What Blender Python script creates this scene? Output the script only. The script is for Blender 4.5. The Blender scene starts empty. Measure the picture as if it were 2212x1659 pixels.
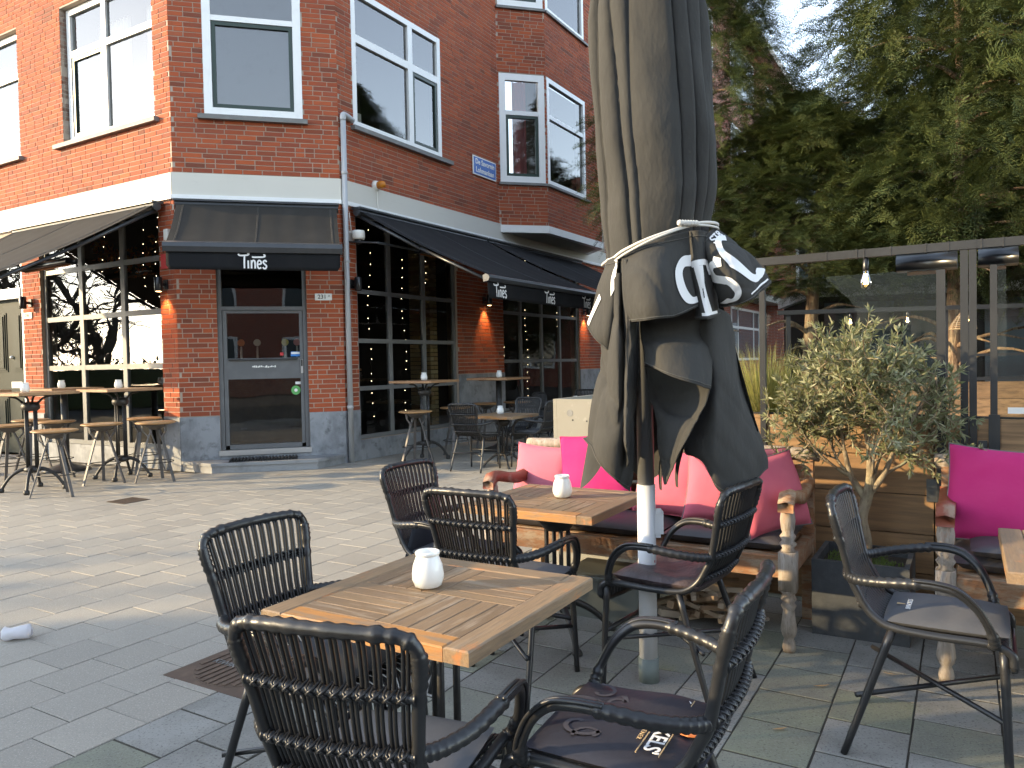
import bpy, math, random
import numpy as np
from mathutils import Vector, Matrix

random.seed(7)
rng = np.random.default_rng(11)
sc = bpy.context.scene
COL = sc.collection
R = math.radians

# ------------------------------------------------------------------ camera
CAM_PITCH, CAM_ROLL, CAM_F = 0.0274185, -0.0203142, 1656.76 / 2212.0
cam_data = bpy.data.cameras.new('camera')
cam_data.sensor_width = 36.0
cam_data.lens = 36.0 * CAM_F
cam_data.clip_start = 0.02
cam_data.clip_end = 2000
cam = bpy.data.objects.new('camera', cam_data)
COL.objects.link(cam)
_cp, _sp, _cr, _sr = math.cos(CAM_PITCH), math.sin(CAM_PITCH), math.cos(CAM_ROLL), math.sin(CAM_ROLL)
_f = Vector((0, _cp, -_sp)); _u = Vector((0, _sp, _cp)); _r = Vector((1, 0, 0))
_r2 = _r * _cr + _u * _sr; _u2 = -_r * _sr + _u * _cr
cam.matrix_world = Matrix(((_r2.x, _u2.x, -_f.x, 0), (_r2.y, _u2.y, -_f.y, 0), (_r2.z, _u2.z, -_f.z, 1.33), (0, 0, 0, 1)))
sc.camera = cam

# ------------------------------------------------------------------ sky, sun, exposure
SUN_AZ, SUN_EL = R(-96.0), R(14.5)          # azimuth measured from +Y towards +X
world = bpy.data.worlds.new('World'); sc.world = world; world.use_nodes = True
wn = world.node_tree.nodes; wl = world.node_tree.links
bg = wn['Background']
sky = wn.new('ShaderNodeTexSky'); sky.sky_type = 'NISHITA'; sky.sun_disc = False
sky.sun_elevation = SUN_EL; sky.sun_rotation = SUN_AZ
sky.air_density = 1.0; sky.dust_density = 0.25; sky.ozone_density = 1.2
hs = wn.new('ShaderNodeHueSaturation'); hs.inputs['Saturation'].default_value = .62
wl.new(sky.outputs[0], hs.inputs['Color']); wl.new(hs.outputs[0], bg.inputs[0]); bg.inputs[1].default_value = 0.15
sun_data = bpy.data.lights.new('sun', 'SUN'); sun_data.energy = 2.0; sun_data.angle = R(0.9)
sun_data.color = (1.0, 0.755, 0.43)
sun = bpy.data.objects.new('sun', sun_data); COL.objects.link(sun)
_s = Vector((math.cos(SUN_EL) * math.sin(SUN_AZ), math.cos(SUN_EL) * math.cos(SUN_AZ), math.sin(SUN_EL)))
sun.rotation_euler = (-_s).to_track_quat('-Z', 'Y').to_euler()
sun.location = (-8, 0, 12)
vs = sc.view_settings
vs.view_transform = 'Standard'; vs.look = 'None'; vs.gamma = 1.0; vs.use_curve_mapping = False
vs.exposure = 2.36
sc.cycles.adaptive_threshold = .02; sc.cycles.max_bounces = 7; sc.cycles.diffuse_bounces = 3; sc.cycles.glossy_bounces = 3; sc.cycles.transparent_max_bounces = 10; sc.cycles.caustics_reflective = False; sc.cycles.caustics_refractive = False

# ------------------------------------------------------------------ helpers
def tag(o, label=None, cat=None, group=None, kind=None):
    if label: o['label'] = label
    if cat: o['category'] = cat
    if group: o['group'] = group
    if kind: o['kind'] = kind
    return o

def thing(name, label, cat, loc=(0, 0, 0), rotz=0.0, group=None):
    o = bpy.data.objects.new(name, None); COL.objects.link(o)
    o.empty_display_size = 0.1
    o.location = loc; o.rotation_euler = (0, 0, rotz)
    return tag(o, label, cat, group)

def link(name, me, m, parent=None, loc=None, rot=None):
    o = bpy.data.objects.new(name, me); COL.objects.link(o)
    if m is not None and not me.materials: me.materials.append(m)
    if parent is not None: o.parent = parent
    if loc is not None: o.location = loc
    if rot is not None: o.rotation_euler = rot
    return o

def copy_tree(o, parent=None, loc=None, rotz=None, label=None, group=None):
    c = o.copy(); COL.objects.link(c)
    if parent is not None: c.parent = parent
    for ch in o.children: copy_tree(ch, c)
    if loc is not None: c.location = loc
    if rotz is not None: c.rotation_euler = (0, 0, rotz)
    if label: c['label'] = label
    if group: c['group'] = group
    return c

def catmull(pts, n):
    """open Catmull-Rom through pts (k,dim), n samples in all"""
    P = np.asarray(pts, float); k = len(P)
    if k == 2: t = np.linspace(0, 1, n)[:, None]; return P[0] * (1 - t) + P[1] * t
    Q = np.vstack([2 * P[0] - P[1], P, 2 * P[-1] - P[-2]])
    t = np.linspace(0, k - 1, n); i = np.minimum(t.astype(int), k - 2); f = (t - i)[:, None]
    a, b, c, d = Q[i], Q[i + 1], Q[i + 2], Q[i + 3]
    return .5 * ((2 * b) + (-a + c) * f + (2 * a - 5 * b + 4 * c - d) * f ** 2 + (-a + 3 * b - 3 * c + d) * f ** 3)

class MB:
    """collects shapes, builds ONE mesh"""
    def __init__(s, off=(0, 0, 0)): s.v = []; s.f = []; s.off = np.array(off, float); s.n = 0
    def add(s, V, F):
        V = np.asarray(V, float).reshape(-1, 3); s.v.append(V); n = s.n
        s.f.extend([tuple(i + n for i in f) for f in F]); s.n += len(V); return s
    def box(s, lo, hi, ch=0.0, M=None):
        x0, y0, z0 = lo; x1, y1, z1 = hi
        if ch <= 0:
            V = [(x0, y0, z0), (x1, y0, z0), (x1, y1, z0), (x0, y1, z0), (x0, y0, z1), (x1, y0, z1), (x1, y1, z1), (x0, y1, z1)]
            F = [(3, 2, 1, 0), (4, 5, 6, 7), (0, 1, 5, 4), (1, 2, 6, 5), (2, 3, 7, 6), (3, 0, 4, 7)]
        else:
            c = ch
            V = [(x0, y0, z0), (x1, y0, z0), (x1, y1, z0), (x0, y1, z0),
                 (x0, y0, z1 - c), (x1, y0, z1 - c), (x1, y1, z1 - c), (x0, y1, z1 - c),
                 (x0 + c, y0 + c, z1), (x1 - c, y0 + c, z1), (x1 - c, y1 - c, z1), (x0 + c, y1 - c, z1)]
            F = [(3, 2, 1, 0), (8, 9, 10, 11)]
            for i in range(4):
                j = (i + 1) % 4; F += [(i, j, j + 4, i + 4), (i + 4, j + 4, j + 8, i + 8)]
        V = np.array(V, float)
        if M is not None: V = np.array([M @ Vector(p) for p in V])
        return s.add(V, F)
    def tube(s, path, r, seg=8, cap=True, smooth=0):
        P = np.asarray(path, float)
        if smooth: P = catmull(P, smooth)
        n = len(P); r = np.broadcast_to(np.asarray(r, float), (n,)) if np.ndim(r) == 0 or len(np.atleast_1d(r)) == n else np.interp(np.linspace(0, 1, n), np.linspace(0, 1, len(r)), r)
        T = np.gradient(P, axis=0); T /= np.maximum(np.linalg.norm(T, axis=1), 1e-9)[:, None]
        ref = np.array([0, 0, 1.0]) if abs(T[0][2]) < .9 else np.array([1.0, 0, 0])
        N = np.cross(T[0], ref); N /= np.linalg.norm(N); V = []
        a = np.arange(seg) * 2 * math.pi / seg; ca, sa = np.cos(a), np.sin(a)
        for i in range(n):
            N = N - T[i] * np.dot(N, T[i]); N /= max(np.linalg.norm(N), 1e-9); B = np.cross(T[i], N)
            V.append(P[i] + r[i] * (ca[:, None] * N + sa[:, None] * B))
        V = np.vstack(V); F = []
        for i in range(n - 1):
            for j in range(seg):
                k = (j + 1) % seg
                F.append((i * seg + j, i * seg + k, (i + 1) * seg + k, (i + 1) * seg + j))
        if cap: F.append(tuple(range(seg - 1, -1, -1))); F.append(tuple((n - 1) * seg + j for j in range(seg)))
        return s.add(V, F)
    def lathe(s, prof, seg=16, c=(0, 0), cap=True, rot=0.0):
        a = np.arange(seg) * 2 * math.pi / seg + rot; V = []; F = []
        for (r, z) in prof: V += [(c[0] + r * math.cos(t), c[1] + r * math.sin(t), z) for t in a]
        for i in range(len(prof) - 1):
            for j in range(seg):
                k = (j + 1) % seg; F.append((i * seg + j, i * seg + k, (i + 1) * seg + k, (i + 1) * seg + j))
        if cap: F.append(tuple(range(seg - 1, -1, -1))); F.append(tuple((len(prof) - 1) * seg + j for j in range(seg)))
        return s.add(V, F)
    def grid(s, G):
        G = np.asarray(G, float); a, b = G.shape[:2]
        F = [(i * b + j, i * b + j + 1, (i + 1) * b + j + 1, (i + 1) * b + j) for i in range(a - 1) for j in range(b - 1)]
        return s.add(G.reshape(-1, 3), F)
    def poly(s, pts): return s.add(pts, [tuple(range(len(pts)))])
    def prism(s, pts, z0, z1):
        n = len(pts); V = [(x, y, z0) for x, y in pts] + [(x, y, z1) for x, y in pts]
        F = [tuple(range(n - 1, -1, -1)), tuple(range(n, 2 * n))] + [(i, (i + 1) % n, (i + 1) % n + n, i + n) for i in range(n)]
        return s.add(V, F)
    def mesh(s, name, smooth=False):
        me = bpy.data.meshes.new(name)
        V = np.vstack(s.v) - s.off
        me.from_pydata(V.tolist(), [], s.f)
        if smooth:
            me.polygons.foreach_set('use_smooth', [True] * len(me.polygons))
        me.update(); return me
    def build(s, name, m, parent=None, smooth=False, loc=None, rot=None):
        o = link(name, s.mesh(name, smooth), m, parent, loc, rot); return o

def bigmesh(name, V, quads):
    """fast mesh from (n,3) verts and (m,4) quads"""
    me = bpy.data.meshes.new(name); V = np.asarray(V, np.float32); Q = np.asarray(quads, np.int32)
    me.vertices.add(len(V)); me.vertices.foreach_set('co', V.ravel())
    k = Q.shape[1]
    me.loops.add(Q.size); me.loops.foreach_set('vertex_index', Q.ravel())
    me.polygons.add(len(Q)); me.polygons.foreach_set('loop_start', np.arange(0, Q.size, k, dtype=np.int32))
    me.polygons.foreach_set('loop_total', np.full(len(Q), k, np.int32))
    me.update(calc_edges=True); me.shade_flat(); return me

# ------------------------------------------------------------------ materials
def _mix(nt, a, b, f, blend='MIX'):
    n = nt.nodes.new('ShaderNodeMix'); n.data_type = 'RGBA'; n.blend_type = blend
    for k, v in ((6, a), (7, b)):
        if isinstance(v, (tuple, list)): n.inputs[k].default_value = (*v[:3], 1)
        else: nt.links.new(v, n.inputs[k])
    if isinstance(f, (int, float)): n.inputs[0].default_value = f
    else: nt.links.new(f, n.inputs[0])
    return n.outputs[2]

def _noise(nt, vec, scale, detail=5, rough=.6, lo=.35, hi=.65, dist=0):
    n = nt.nodes.new('ShaderNodeTexNoise'); n.inputs['Scale'].default_value = scale
    n.inputs['Detail'].default_value = detail; n.inputs['Roughness'].default_value = rough
    n.inputs['Distortion'].default_value = dist
    nt.links.new(vec, n.inputs['Vector'])
    m = nt.nodes.new('ShaderNodeMapRange'); m.inputs[1].default_value = lo; m.inputs[2].default_value = hi
    nt.links.new(n.outputs['Fac'], m.inputs[0]); return m.outputs[0]

def _rand(nt):
    g = nt.nodes.new('ShaderNodeNewGeometry'); o = nt.nodes.new('ShaderNodeObjectInfo')
    a = nt.nodes.new('ShaderNodeMath'); a.operation = 'ADD'; b = nt.nodes.new('ShaderNodeMath'); b.operation = 'FRACT'
    nt.links.new(g.outputs['Random Per Island'], a.inputs[0]); nt.links.new(o.outputs['Random'], a.inputs[1])
    nt.links.new(a.outputs[0], b.inputs[0]); return b.outputs[0]

def mat(name, c, rough=.6, metal=0.0, spec=.4, layers=(), bump=(), rand=None, coord='Object', rlayer=None, coat=0, sheen=0, subsurf=0, trans=None, emit=None):
    """layers: (colour, scale, stretch, lo, hi, amount[, detail]); bump: (scale, stretch, strength, dist); rand: list of colours picked per piece"""
    m = bpy.data.materials.new(name); m.use_nodes = True; nt = m.node_tree; L = nt.links
    p = nt.nodes['Principled BSDF']
    tc = nt.nodes.new('ShaderNodeTexCoord')
    if coord == 'World':
        g = nt.nodes.new('ShaderNodeNewGeometry'); base = g.outputs['Position']
    else: base = tc.outputs[coord]
    oi = nt.nodes.new('ShaderNodeObjectInfo')
    va = nt.nodes.new('ShaderNodeVectorMath'); va.operation = 'ADD'
    if coord == 'Object':
        ms = nt.nodes.new('ShaderNodeMath'); ms.operation = 'MULTIPLY'; ms.inputs[1].default_value = 37.0
        L.new(oi.outputs['Random'], ms.inputs[0]); L.new(base, va.inputs[0]); L.new(ms.outputs[0], va.inputs[1]); vec0 = va.outputs[0]
    else: vec0 = base
    def vec(st):
        if tuple(st) == (1, 1, 1): return vec0
        mp = nt.nodes.new('ShaderNodeMapping'); mp.inputs['Scale'].default_value = st
        L.new(vec0, mp.inputs['Vector']); return mp.outputs[0]
    col = (*c, 1)
    if rand:
        rp = nt.nodes.new('ShaderNodeValToRGB'); e = rp.color_ramp.elements
        while len(e) < len(rand): e.new(0.5)
        for i, cc in enumerate(rand): e[i].position = i / max(1, len(rand) - 1); e[i].color = (*cc, 1)
        L.new(_rand(nt), rp.inputs[0]); col = rp.outputs[0]
    for ly in layers:
        cc, s_, st, lo, hi, am = ly[:6]; det = ly[6] if len(ly) > 6 else 6
        f = _noise(nt, vec(st), s_, det, .62, lo, hi)
        if am != 1:
            mm = nt.nodes.new('ShaderNodeMath'); mm.operation = 'MULTIPLY'; mm.inputs[1].default_value = am; L.new(f, mm.inputs[0]); f = mm.outputs[0]
        col = _mix(nt, col, cc, f)
    if isinstance(col, tuple): p.inputs['Base Color'].default_value = col
    else: L.new(col, p.inputs['Base Color'])
    p.inputs['Roughness'].default_value = rough; p.inputs['Metallic'].default_value = metal
    p.inputs['Specular IOR Level'].default_value = spec
    if coat: p.inputs['Coat Weight'].default_value = coat; p.inputs['Coat Roughness'].default_value = .25
    if sheen: p.inputs['Sheen Weight'].default_value = sheen; p.inputs['Sheen Roughness'].default_value = .5
    if subsurf: p.inputs['Subsurface Weight'].default_value = subsurf; p.inputs['Subsurface Radius'].default_value = (.02, .02, .02)
    if rlayer:
        s_, st, lo, hi, r0, r1 = rlayer
        f = _noise(nt, vec(st), s_, 5, .6, lo, hi); mr = nt.nodes.new('ShaderNodeMapRange')
        mr.inputs[3].default_value = r0; mr.inputs[4].default_value = r1; L.new(f, mr.inputs[0]); L.new(mr.outputs[0], p.inputs['Roughness'])
    prev = None
    for (s_, st, strength, dist) in bump:
        f = _noise(nt, vec(st), s_, 4, .6, 0, 1); b = nt.nodes.new('ShaderNodeBump')
        b.inputs['Strength'].default_value = strength; b.inputs['Distance'].default_value = dist
        L.new(f, b.inputs['Height'])
        if prev: L.new(prev, b.inputs['Normal'])
        prev = b.outputs[0]
    if prev: L.new(prev, p.inputs['Normal'])
    if emit: p.inputs['Emission Color'].default_value = (*emit[0], 1); p.inputs['Emission Strength'].default_value = emit[1]
    if trans:   # translucency for thin leaves / cloth: mix with translucent bsdf
        t = nt.nodes.new('ShaderNodeBsdfTranslucent'); mx = nt.nodes.new('ShaderNodeMixShader'); mx.inputs[0].default_value = trans
        if isinstance(col, tuple): t.inputs[0].default_value = col
        else: L.new(col, t.inputs[0])
        out = nt.nodes['Material Output']; L.new(p.outputs[0], mx.inputs[1]); L.new(t.outputs[0], mx.inputs[2]); L.new(mx.outputs[0], out.inputs[0])
    return m

def glass_mat(name, tint=(.86, .9, .88), ior=1.75, rough=0.0, wob=.0):
    m = bpy.data.materials.new(name); m.use_nodes = True; nt = m.node_tree; nt.nodes.clear(); L = nt.links
    o = nt.nodes.new('ShaderNodeOutputMaterial'); t = nt.nodes.new('ShaderNodeBsdfTransparent'); g = nt.nodes.new('ShaderNodeBsdfGlossy')
    t.inputs[0].default_value = (*tint, 1); g.inputs['Roughness'].default_value = rough
    f = nt.nodes.new('ShaderNodeFresnel'); f.inputs[0].default_value = ior; mx = nt.nodes.new('ShaderNodeMixShader')
    if wob:
        gp = nt.nodes.new('ShaderNodeNewGeometry'); h = _noise(nt, gp.outputs['Position'], 2.2, 1, .5, 0, 1); b = nt.nodes.new('ShaderNodeBump')
        b.inputs['Strength'].default_value = wob; b.inputs['Distance'].default_value = .02; L.new(h, b.inputs['Height']); L.new(b.outputs[0], g.inputs['Normal'])
    L.new(f.outputs[0], mx.inputs[0]); L.new(t.outputs[0], mx.inputs[1]); L.new(g.outputs[0], mx.inputs[2]); L.new(mx.outputs[0], o.inputs[0])
    return m

def emit_mat(name, c, s):
    m = bpy.data.materials.new(name); m.use_nodes = True; nt = m.node_tree; nt.nodes.clear()
    o = nt.nodes.new('ShaderNodeOutputMaterial'); e = nt.nodes.new('ShaderNodeEmission'); e.inputs[0].default_value = (*c, 1); e.inputs[1].default_value = s
    nt.links.new(e.outputs[0], o.inputs[0]); m.cycles.emission_sampling = 'NONE'; return m

def brick_tex_mat(name, U, scale_w=.25, scale_h=.0646):
    """procedural brick for walls too far off to tell bricks apart; U = horizontal direction of the wall"""
    m = bpy.data.materials.new(name); m.use_nodes = True; nt = m.node_tree; L = nt.links; p = nt.nodes['Principled BSDF']
    g = nt.nodes.new('ShaderNodeNewGeometry'); d = nt.nodes.new('ShaderNodeVectorMath'); d.operation = 'DOT_PRODUCT'; d.inputs[1].default_value = U
    L.new(g.outputs['Position'], d.inputs[0]); sx = nt.nodes.new('ShaderNodeSeparateXYZ'); L.new(g.outputs['Position'], sx.inputs[0])
    cx = nt.nodes.new('ShaderNodeCombineXYZ'); L.new(d.outputs['Value'], cx.inputs[0]); L.new(sx.outputs[2], cx.inputs[1])
    b = nt.nodes.new('ShaderNodeTexBrick'); b.inputs['Scale'].default_value = 1; b.inputs['Brick Width'].default_value = scale_w; b.inputs['Row Height'].default_value = scale_h
    b.inputs['Mortar Size'].default_value = .006; b.inputs['Color1'].default_value = (.33, .085, .045, 1); b.inputs['Color2'].default_value = (.22, .06, .038, 1); b.inputs['Mortar'].default_value = (.34, .29, .25, 1)
    L.new(cx.outputs[0], b.inputs['Vector']); L.new(b.outputs['Color'], p.inputs['Base Color']); p.inputs['Roughness'].default_value = .85
    return m

W = {}
BR = [(.17, .05, .027), (.30, .066, .026), (.35, .078, .028), (.28, .063, .026), (.39, .088, .029), (.33, .072, .028), (.23, .057, .030), (.36, .095, .040)]
W['brick'] = mat('brick', (.3, .08, .05), .85, rand=BR, layers=[((.17, .075, .055), 9, (1, 1, 1), .5, .8, .45), ((.40, .24, .18), 30, (1, 1, 1), .66, .85, .25)], bump=[(60, (1, 1, 1), .35, .004)])
W['yellow_brick'] = mat('yellow_brick', (.4, .3, .15), .85, rand=[(.42, .30, .14), (.35, .22, .10), (.45, .35, .2), (.3, .14, .07)], bump=[(60, (1, 1, 1), .35, .004)])
W['mortar'] = mat('mortar', (.44, .36, .29), .95, coord='World', layers=[((.30, .26, .22), 3, (1, 1, 1), .4, .7, .7)], bump=[(120, (1, 1, 1), .4, .003)])
W['band'] = mat('band', (.60, .58, .52), .7, coord='World', layers=[((.55, .53, .47), 1.5, (1, 1, .4), .5, .8, .5), ((.35, .33, .3), 8, (.3, .3, 3), .62, .8, .35)], bump=[(30, (1, 1, 1), .08, .004)])
W['white'] = mat('white_paint', (.80, .81, .80), .35, spec=.5, layers=[((.6, .6, .58), 6, (1, 1, 1), .55, .85, .4)])
W['green_sash'] = mat('green_sash', (.035, .055, .045), .35)
W['green_door'] = mat('green_door', (.012, .020, .018), .6, spec=.2, layers=[((.022, .03, .028), 5, (1, 1, .3), .5, .8, .5)])
W['frame'] = mat('grey_frame', (.16, .165, .165), .4, spec=.5, coord='World', layers=[((.24, .24, .23), 4, (1, 1, 1), .45, .75, .6)])
W['door_grey'] = mat('door_grey', (.115, .12, .125), .45, spec=.5, coord='World', layers=[((.16, .165, .17), 5, (1, 1, 1), .45, .75, .6)])
W['plinth'] = mat('plinth_stone', (.27, .285, .305), .6, coord='World', layers=[((.13, .138, .15), 3.2, (1, 1, .7), .42, .62, .8), ((.08, .085, .09), 7, (1, 1, 1), .55, .72, .85), ((.5, .52, .55), 12, (2, 2, .5), .66, .74, .6)], bump=[(50, (1, 1, 1), .1, .003)])
W['sill'] = mat('sill_stone', (.17, .17, .165), .6, coord='World', layers=[((.3, .3, .28), 6, (1, 1, 1), .5, .75, .6)])
W['step'] = mat('step_stone', (.25, .26, .27), .5, coord='World', layers=[((.12, .12, .125), 4, (1, 1, 1), .45, .7, .8)], bump=[(60, (1, 1, 1), .1, .003)])
W['glass'] = glass_mat('window_glass', (.94, .96, .95), ior=2.4, wob=.05)
W['shop_glass'] = glass_mat('shop_glass', (.8, .84, .82), ior=1.9, wob=.06)
W['screen_glass'] = glass_mat('screen_glass', (.84, .88, .87), ior=1.22)
W['bulb_glass'] = glass_mat('bulb_glass', (1, .93, .8), ior=1.5)
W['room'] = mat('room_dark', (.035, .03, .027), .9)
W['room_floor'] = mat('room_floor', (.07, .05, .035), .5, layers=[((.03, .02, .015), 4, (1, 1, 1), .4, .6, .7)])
W['curtain'] = mat('curtain', (.72, .72, .70), .9, layers=[((.5, .5, .5), 3, (8, 8, .2), .4, .6, .5)])
W['pink_curtain'] = mat('pink_curtain', (.6, .2, .22), .9)
W['awning'] = mat('awning_cloth', (.010, .0105, .012), .9, spec=.2, layers=[((.018, .018, .019), 3, (1, 1, 1), .45, .75, .6)], bump=[(300, (1, 1, 1), .15, .002)])
W['awning_grey'] = mat('awning_cloth_grey', (.032, .030, .027), .9, spec=.2, layers=[((.044, .041, .037), 2.5, (1, 1, 1), .45, .7, .6)], trans=.08)
W['anthracite'] = mat('anthracite_metal', (.035, .038, .042), .35, spec=.6, layers=[((.07, .07, .07), 5, (1, 1, 1), .5, .8, .4)])
W['post_metal'] = mat('post_metal', (.022, .023, .025), .45, spec=.4, coord='World', layers=[((.045, .045, .044), 6, (1, 1, 1), .5, .8, .5)])
W['black_iron'] = mat('black_iron', (.022, .021, .02), .5, spec=.5, layers=[((.05, .045, .04), 20, (1, 1, 1), .5, .75, .6)], bump=[(90, (1, 1, 1), .25, .002)])
W['stool_metal'] = mat('stool_metal', (.13, .122, .118), .55, metal=.2, layers=[((.08, .075, .07), 9, (1, 1, 1), .45, .7, .7)])
W['zinc'] = mat('zinc_pipe', (.42, .43, .44), .5, metal=.25, coord='World', layers=[((.28, .28, .28), 4, (3, 3, .4), .45, .75, .6)])
W['alu'] = mat('brushed_alu', (.5, .5, .49), .4, metal=.6)
W['rattan'] = mat('black_rattan', (.016, .0165, .018), .36, spec=.5, layers=[((.045, .044, .042), 14, (1, 1, 1), .55, .8, .5)], bump=[(220, (1, 1, 1), .12, .002)])
W['grey_pad'] = mat('grey_pad', (.095, .097, .104), .9, spec=.25, layers=[((.135, .136, .142), 6, (1, 1, 1), .45, .75, .5)], bump=[(9, (1, 1, 1), .25, .01), (500, (1, 1, 1), .2, .001)])
W['blue_pad'] = mat('blue_grey_pad', (.035, .041, .055), .85, layers=[((.08, .09, .11), 6, (1, 1, 1), .45, .75, .5)], bump=[(9, (1, 1, 1), .25, .01)])
W['dark_pad'] = mat('printed_dark_pad', (.022, .022, .032), .45, spec=.5, layers=[((.035, .033, .042), 5, (1, 1, 1), .45, .75, .6)], bump=[(10, (1, 1, 1), .35, .012)])
W['brown_pad'] = mat('brown_pad', (.075, .055, .058), .5, spec=.5, layers=[((.035, .028, .03), 9, (1, 1, 1), .45, .62, .8)], bump=[(11, (1, 1, 1), .8, .02)])
W['ghost'] = mat('ghost_print', (.06, .057, .066), .5)
W['print_white'] = mat('print_white', (.75, .75, .74), .6)
W['print_orange'] = mat('print_orange', (.62, .2, .07), .6)
W['print_tan'] = mat('print_tan', (.5, .36, .2), .6)
W['canvas'] = mat('umbrella_canvas', (.047, .0465, .044), .92, spec=.25, layers=[((.062, .061, .057), 5, (1, 1, 1), .45, .75, .6), ((.16, .15, .13), 26, (1, 1, 1), .68, .8, .28)], bump=[(7, (1, 1, .5), .5, .03), (30, (1, 1, .6), .15, .008), (420, (1, 1, 1), .12, .001)], trans=.05)
W['rope'] = mat('rope', (.62, .60, .55), .9, bump=[(200, (1, 1, 4), .5, .003)])
W['pole_white'] = mat('pole_white', (.66, .67, .68), .45, spec=.5, layers=[((.42, .42, .42), 8, (1, 1, .3), .5, .8, .6)])
W['pole_grey'] = mat('pole_grey', (.20, .205, .21), .4, metal=.3)
W['sleeve'] = mat('ground_sleeve', (.17, .20, .19), .6, layers=[((.1, .12, .11), 12, (1, 1, .4), .45, .7, .7)])
TK = [(.235, .15, .08), (.19, .125, .07), (.265, .172, .09), (.165, .108, .06), (.22, .14, .075)]
W['teak'] = mat('weathered_teak', (.3, .2, .12), .62, rand=TK, layers=[((.17, .12, .08), 9, (1.2, 14, 14), .42, .68, .75), ((.42, .34, .25), 5, (1, 8, 8), .52, .75, .6), ((.50, .20, .06), 6, (1, 2.5, 2.5), .64, .74, .55), ((.10, .07, .05), 40, (1, 10, 10), .62, .72, .5)], bump=[(10, (1.5, 20, 20), .4, .004), (60, (1, 6, 6), .2, .002)])
W['teak_edge'] = mat('orange_teak_edge', (.40, .19, .06), .5, rand=[(.38, .19, .065), (.43, .195, .055), (.36, .185, .07)], layers=[((.24, .17, .11), 5, (1.2, 7, 7), .46, .60, .85), ((.50, .17, .05), 7, (1, 3, 3), .62, .72, .6), ((.14, .09, .06), 22, (1, 12, 12), .58, .7, .5)], bump=[(10, (1.5, 20, 20), .4, .004)])
W['teak_worn'] = mat('worn_teak_border', (.24, .16, .09), .6, rand=[(.24, .16, .09), (.27, .178, .1), (.21, .14, .08)], layers=[((.16, .115, .075), 9, (1.2, 14, 14), .42, .68, .75), ((.36, .29, .21), 5, (1, 8, 8), .55, .78, .5), ((.44, .17, .055), 4.5, (1, 2.6, 2.6), .60, .68, .9), ((.10, .07, .05), 40, (1, 10, 10), .62, .72, .5)], bump=[(10, (1.5, 20, 20), .4, .004)])
W['bar_top'] = mat('bar_top_wood', (.36, .2, .1), .45, rand=[(.36, .2, .1), (.31, .165, .08), (.4, .24, .12)], layers=[((.2, .11, .06), 8, (1, 14, 14), .45, .65, .7)], bump=[(10, (1.5, 20, 20), .25, .003)])
W['stool_wood'] = mat('stool_wood', (.40, .23, .10), .4, layers=[((.25, .13, .06), 7, (2, 12, 12), .45, .65, .7), ((.5, .33, .17), 5, (1, 6, 6), .55, .75, .6)])
W['bench_wood'] = mat('worn_bench_wood', (.27, .13, .06), .6, layers=[((.33, .25, .17), 5, (2, 6, 6), .44, .6, .9), ((.10, .06, .04), 14, (2, 10, 10), .55, .7, .7), ((.42, .15, .05), 8, (1, 3, 3), .6, .72, .6)], bump=[(12, (1.5, 14, 14), .5, .004)])
W['bench_grey'] = mat('greyed_bench_wood', (.27, .225, .18), .75, layers=[((.40, .35, .3), 8, (6, 6, 1), .45, .65, .8), ((.12, .08, .055), 16, (8, 8, 1.5), .55, .7, .8), ((.36, .15, .06), 7, (3, 3, 1), .62, .72, .6)], bump=[(14, (10, 10, 1.5), .6, .004)])
W['red_arm'] = mat('red_brown_arm', (.20, .05, .025), .5, layers=[((.27, .2, .14), 8, (1, 1, 1), .56, .66, .7)])
W['board'] = mat('stained_board', (.28, .165, .075), .6, rand=[(.28, .165, .075), (.25, .145, .068), (.31, .185, .09)], layers=[((.15, .09, .045), 4.5, (.5, 9, 9), .42, .62, .85), ((.40, .235, .11), 3, (.6, 6, 6), .55, .75, .6), ((.07, .035, .02), 30, (1, 8, 8), .66, .74, .6)], bump=[(7, (.7, 16, 16), .35, .004)])
W['seat_vinyl'] = mat('bench_vinyl', (.045, .042, .045), .5, spec=.5, layers=[((.075, .068, .07), 4, (1, 1, 1), .45, .7, .6)], bump=[(7, (1, 1, 1), .25, .012)])
W['pink'] = mat('pink_cloth', (.54, .13, .175), .9, spec=.2, layers=[((.52, .10, .15), 5, (1, 1, 1), .4, .7, .6)], bump=[(6, (1, 1, 1), .35, .015), (500, (1, 1, 1), .2, .001)], trans=.06)
W['pale_pink'] = mat('pale_pink_cloth', (.50, .16, .21), .9, spec=.2, layers=[((.5, .14, .2), 5, (1, 1, 1), .4, .7, .6)], bump=[(6, (1, 1, 1), .35, .015)], trans=.06)
W['magenta'] = mat('magenta_cloth', (.47, .034, .15), .9, spec=.2, layers=[((.43, .016, .125), 5, (1, 1, 1), .4, .7, .6)], bump=[(6, (1, 1, 1), .3, .015)], trans=.06)
W['purple'] = mat('purple_cloth', (.24, .075, .22), .9)
W['pillow_grey'] = mat('pillow_grey_side', (.16, .14, .14), .9)
W['jar'] = mat('milk_glass', (.88, .89, .87), .16, spec=.6, coat=.3, trans=.25)
W['planter'] = mat('fibre_planter', (.05, .054, .058), .8, layers=[((.085, .09, .09), 18, (1, 1, 1), .45, .7, .6)], bump=[(140, (1, 1, 1), .4, .003)])
W['soil'] = mat('soil', (.03, .022, .016), .95, layers=[((.06, .05, .035), 30, (1, 1, 1), .45, .65, .8)], bump=[(60, (1, 1, 1), .9, .02)])
W['moss'] = mat('moss', (.10, .14, .03), .95)
W['olive_leaf'] = mat('olive_leaf', (.16, .18, .09), .5, spec=.5, rand=[(.13, .15, .06), (.21, .225, .11), (.32, .325, .19), (.17, .19, .08), (.40, .395, .26)], trans=.38)
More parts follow.
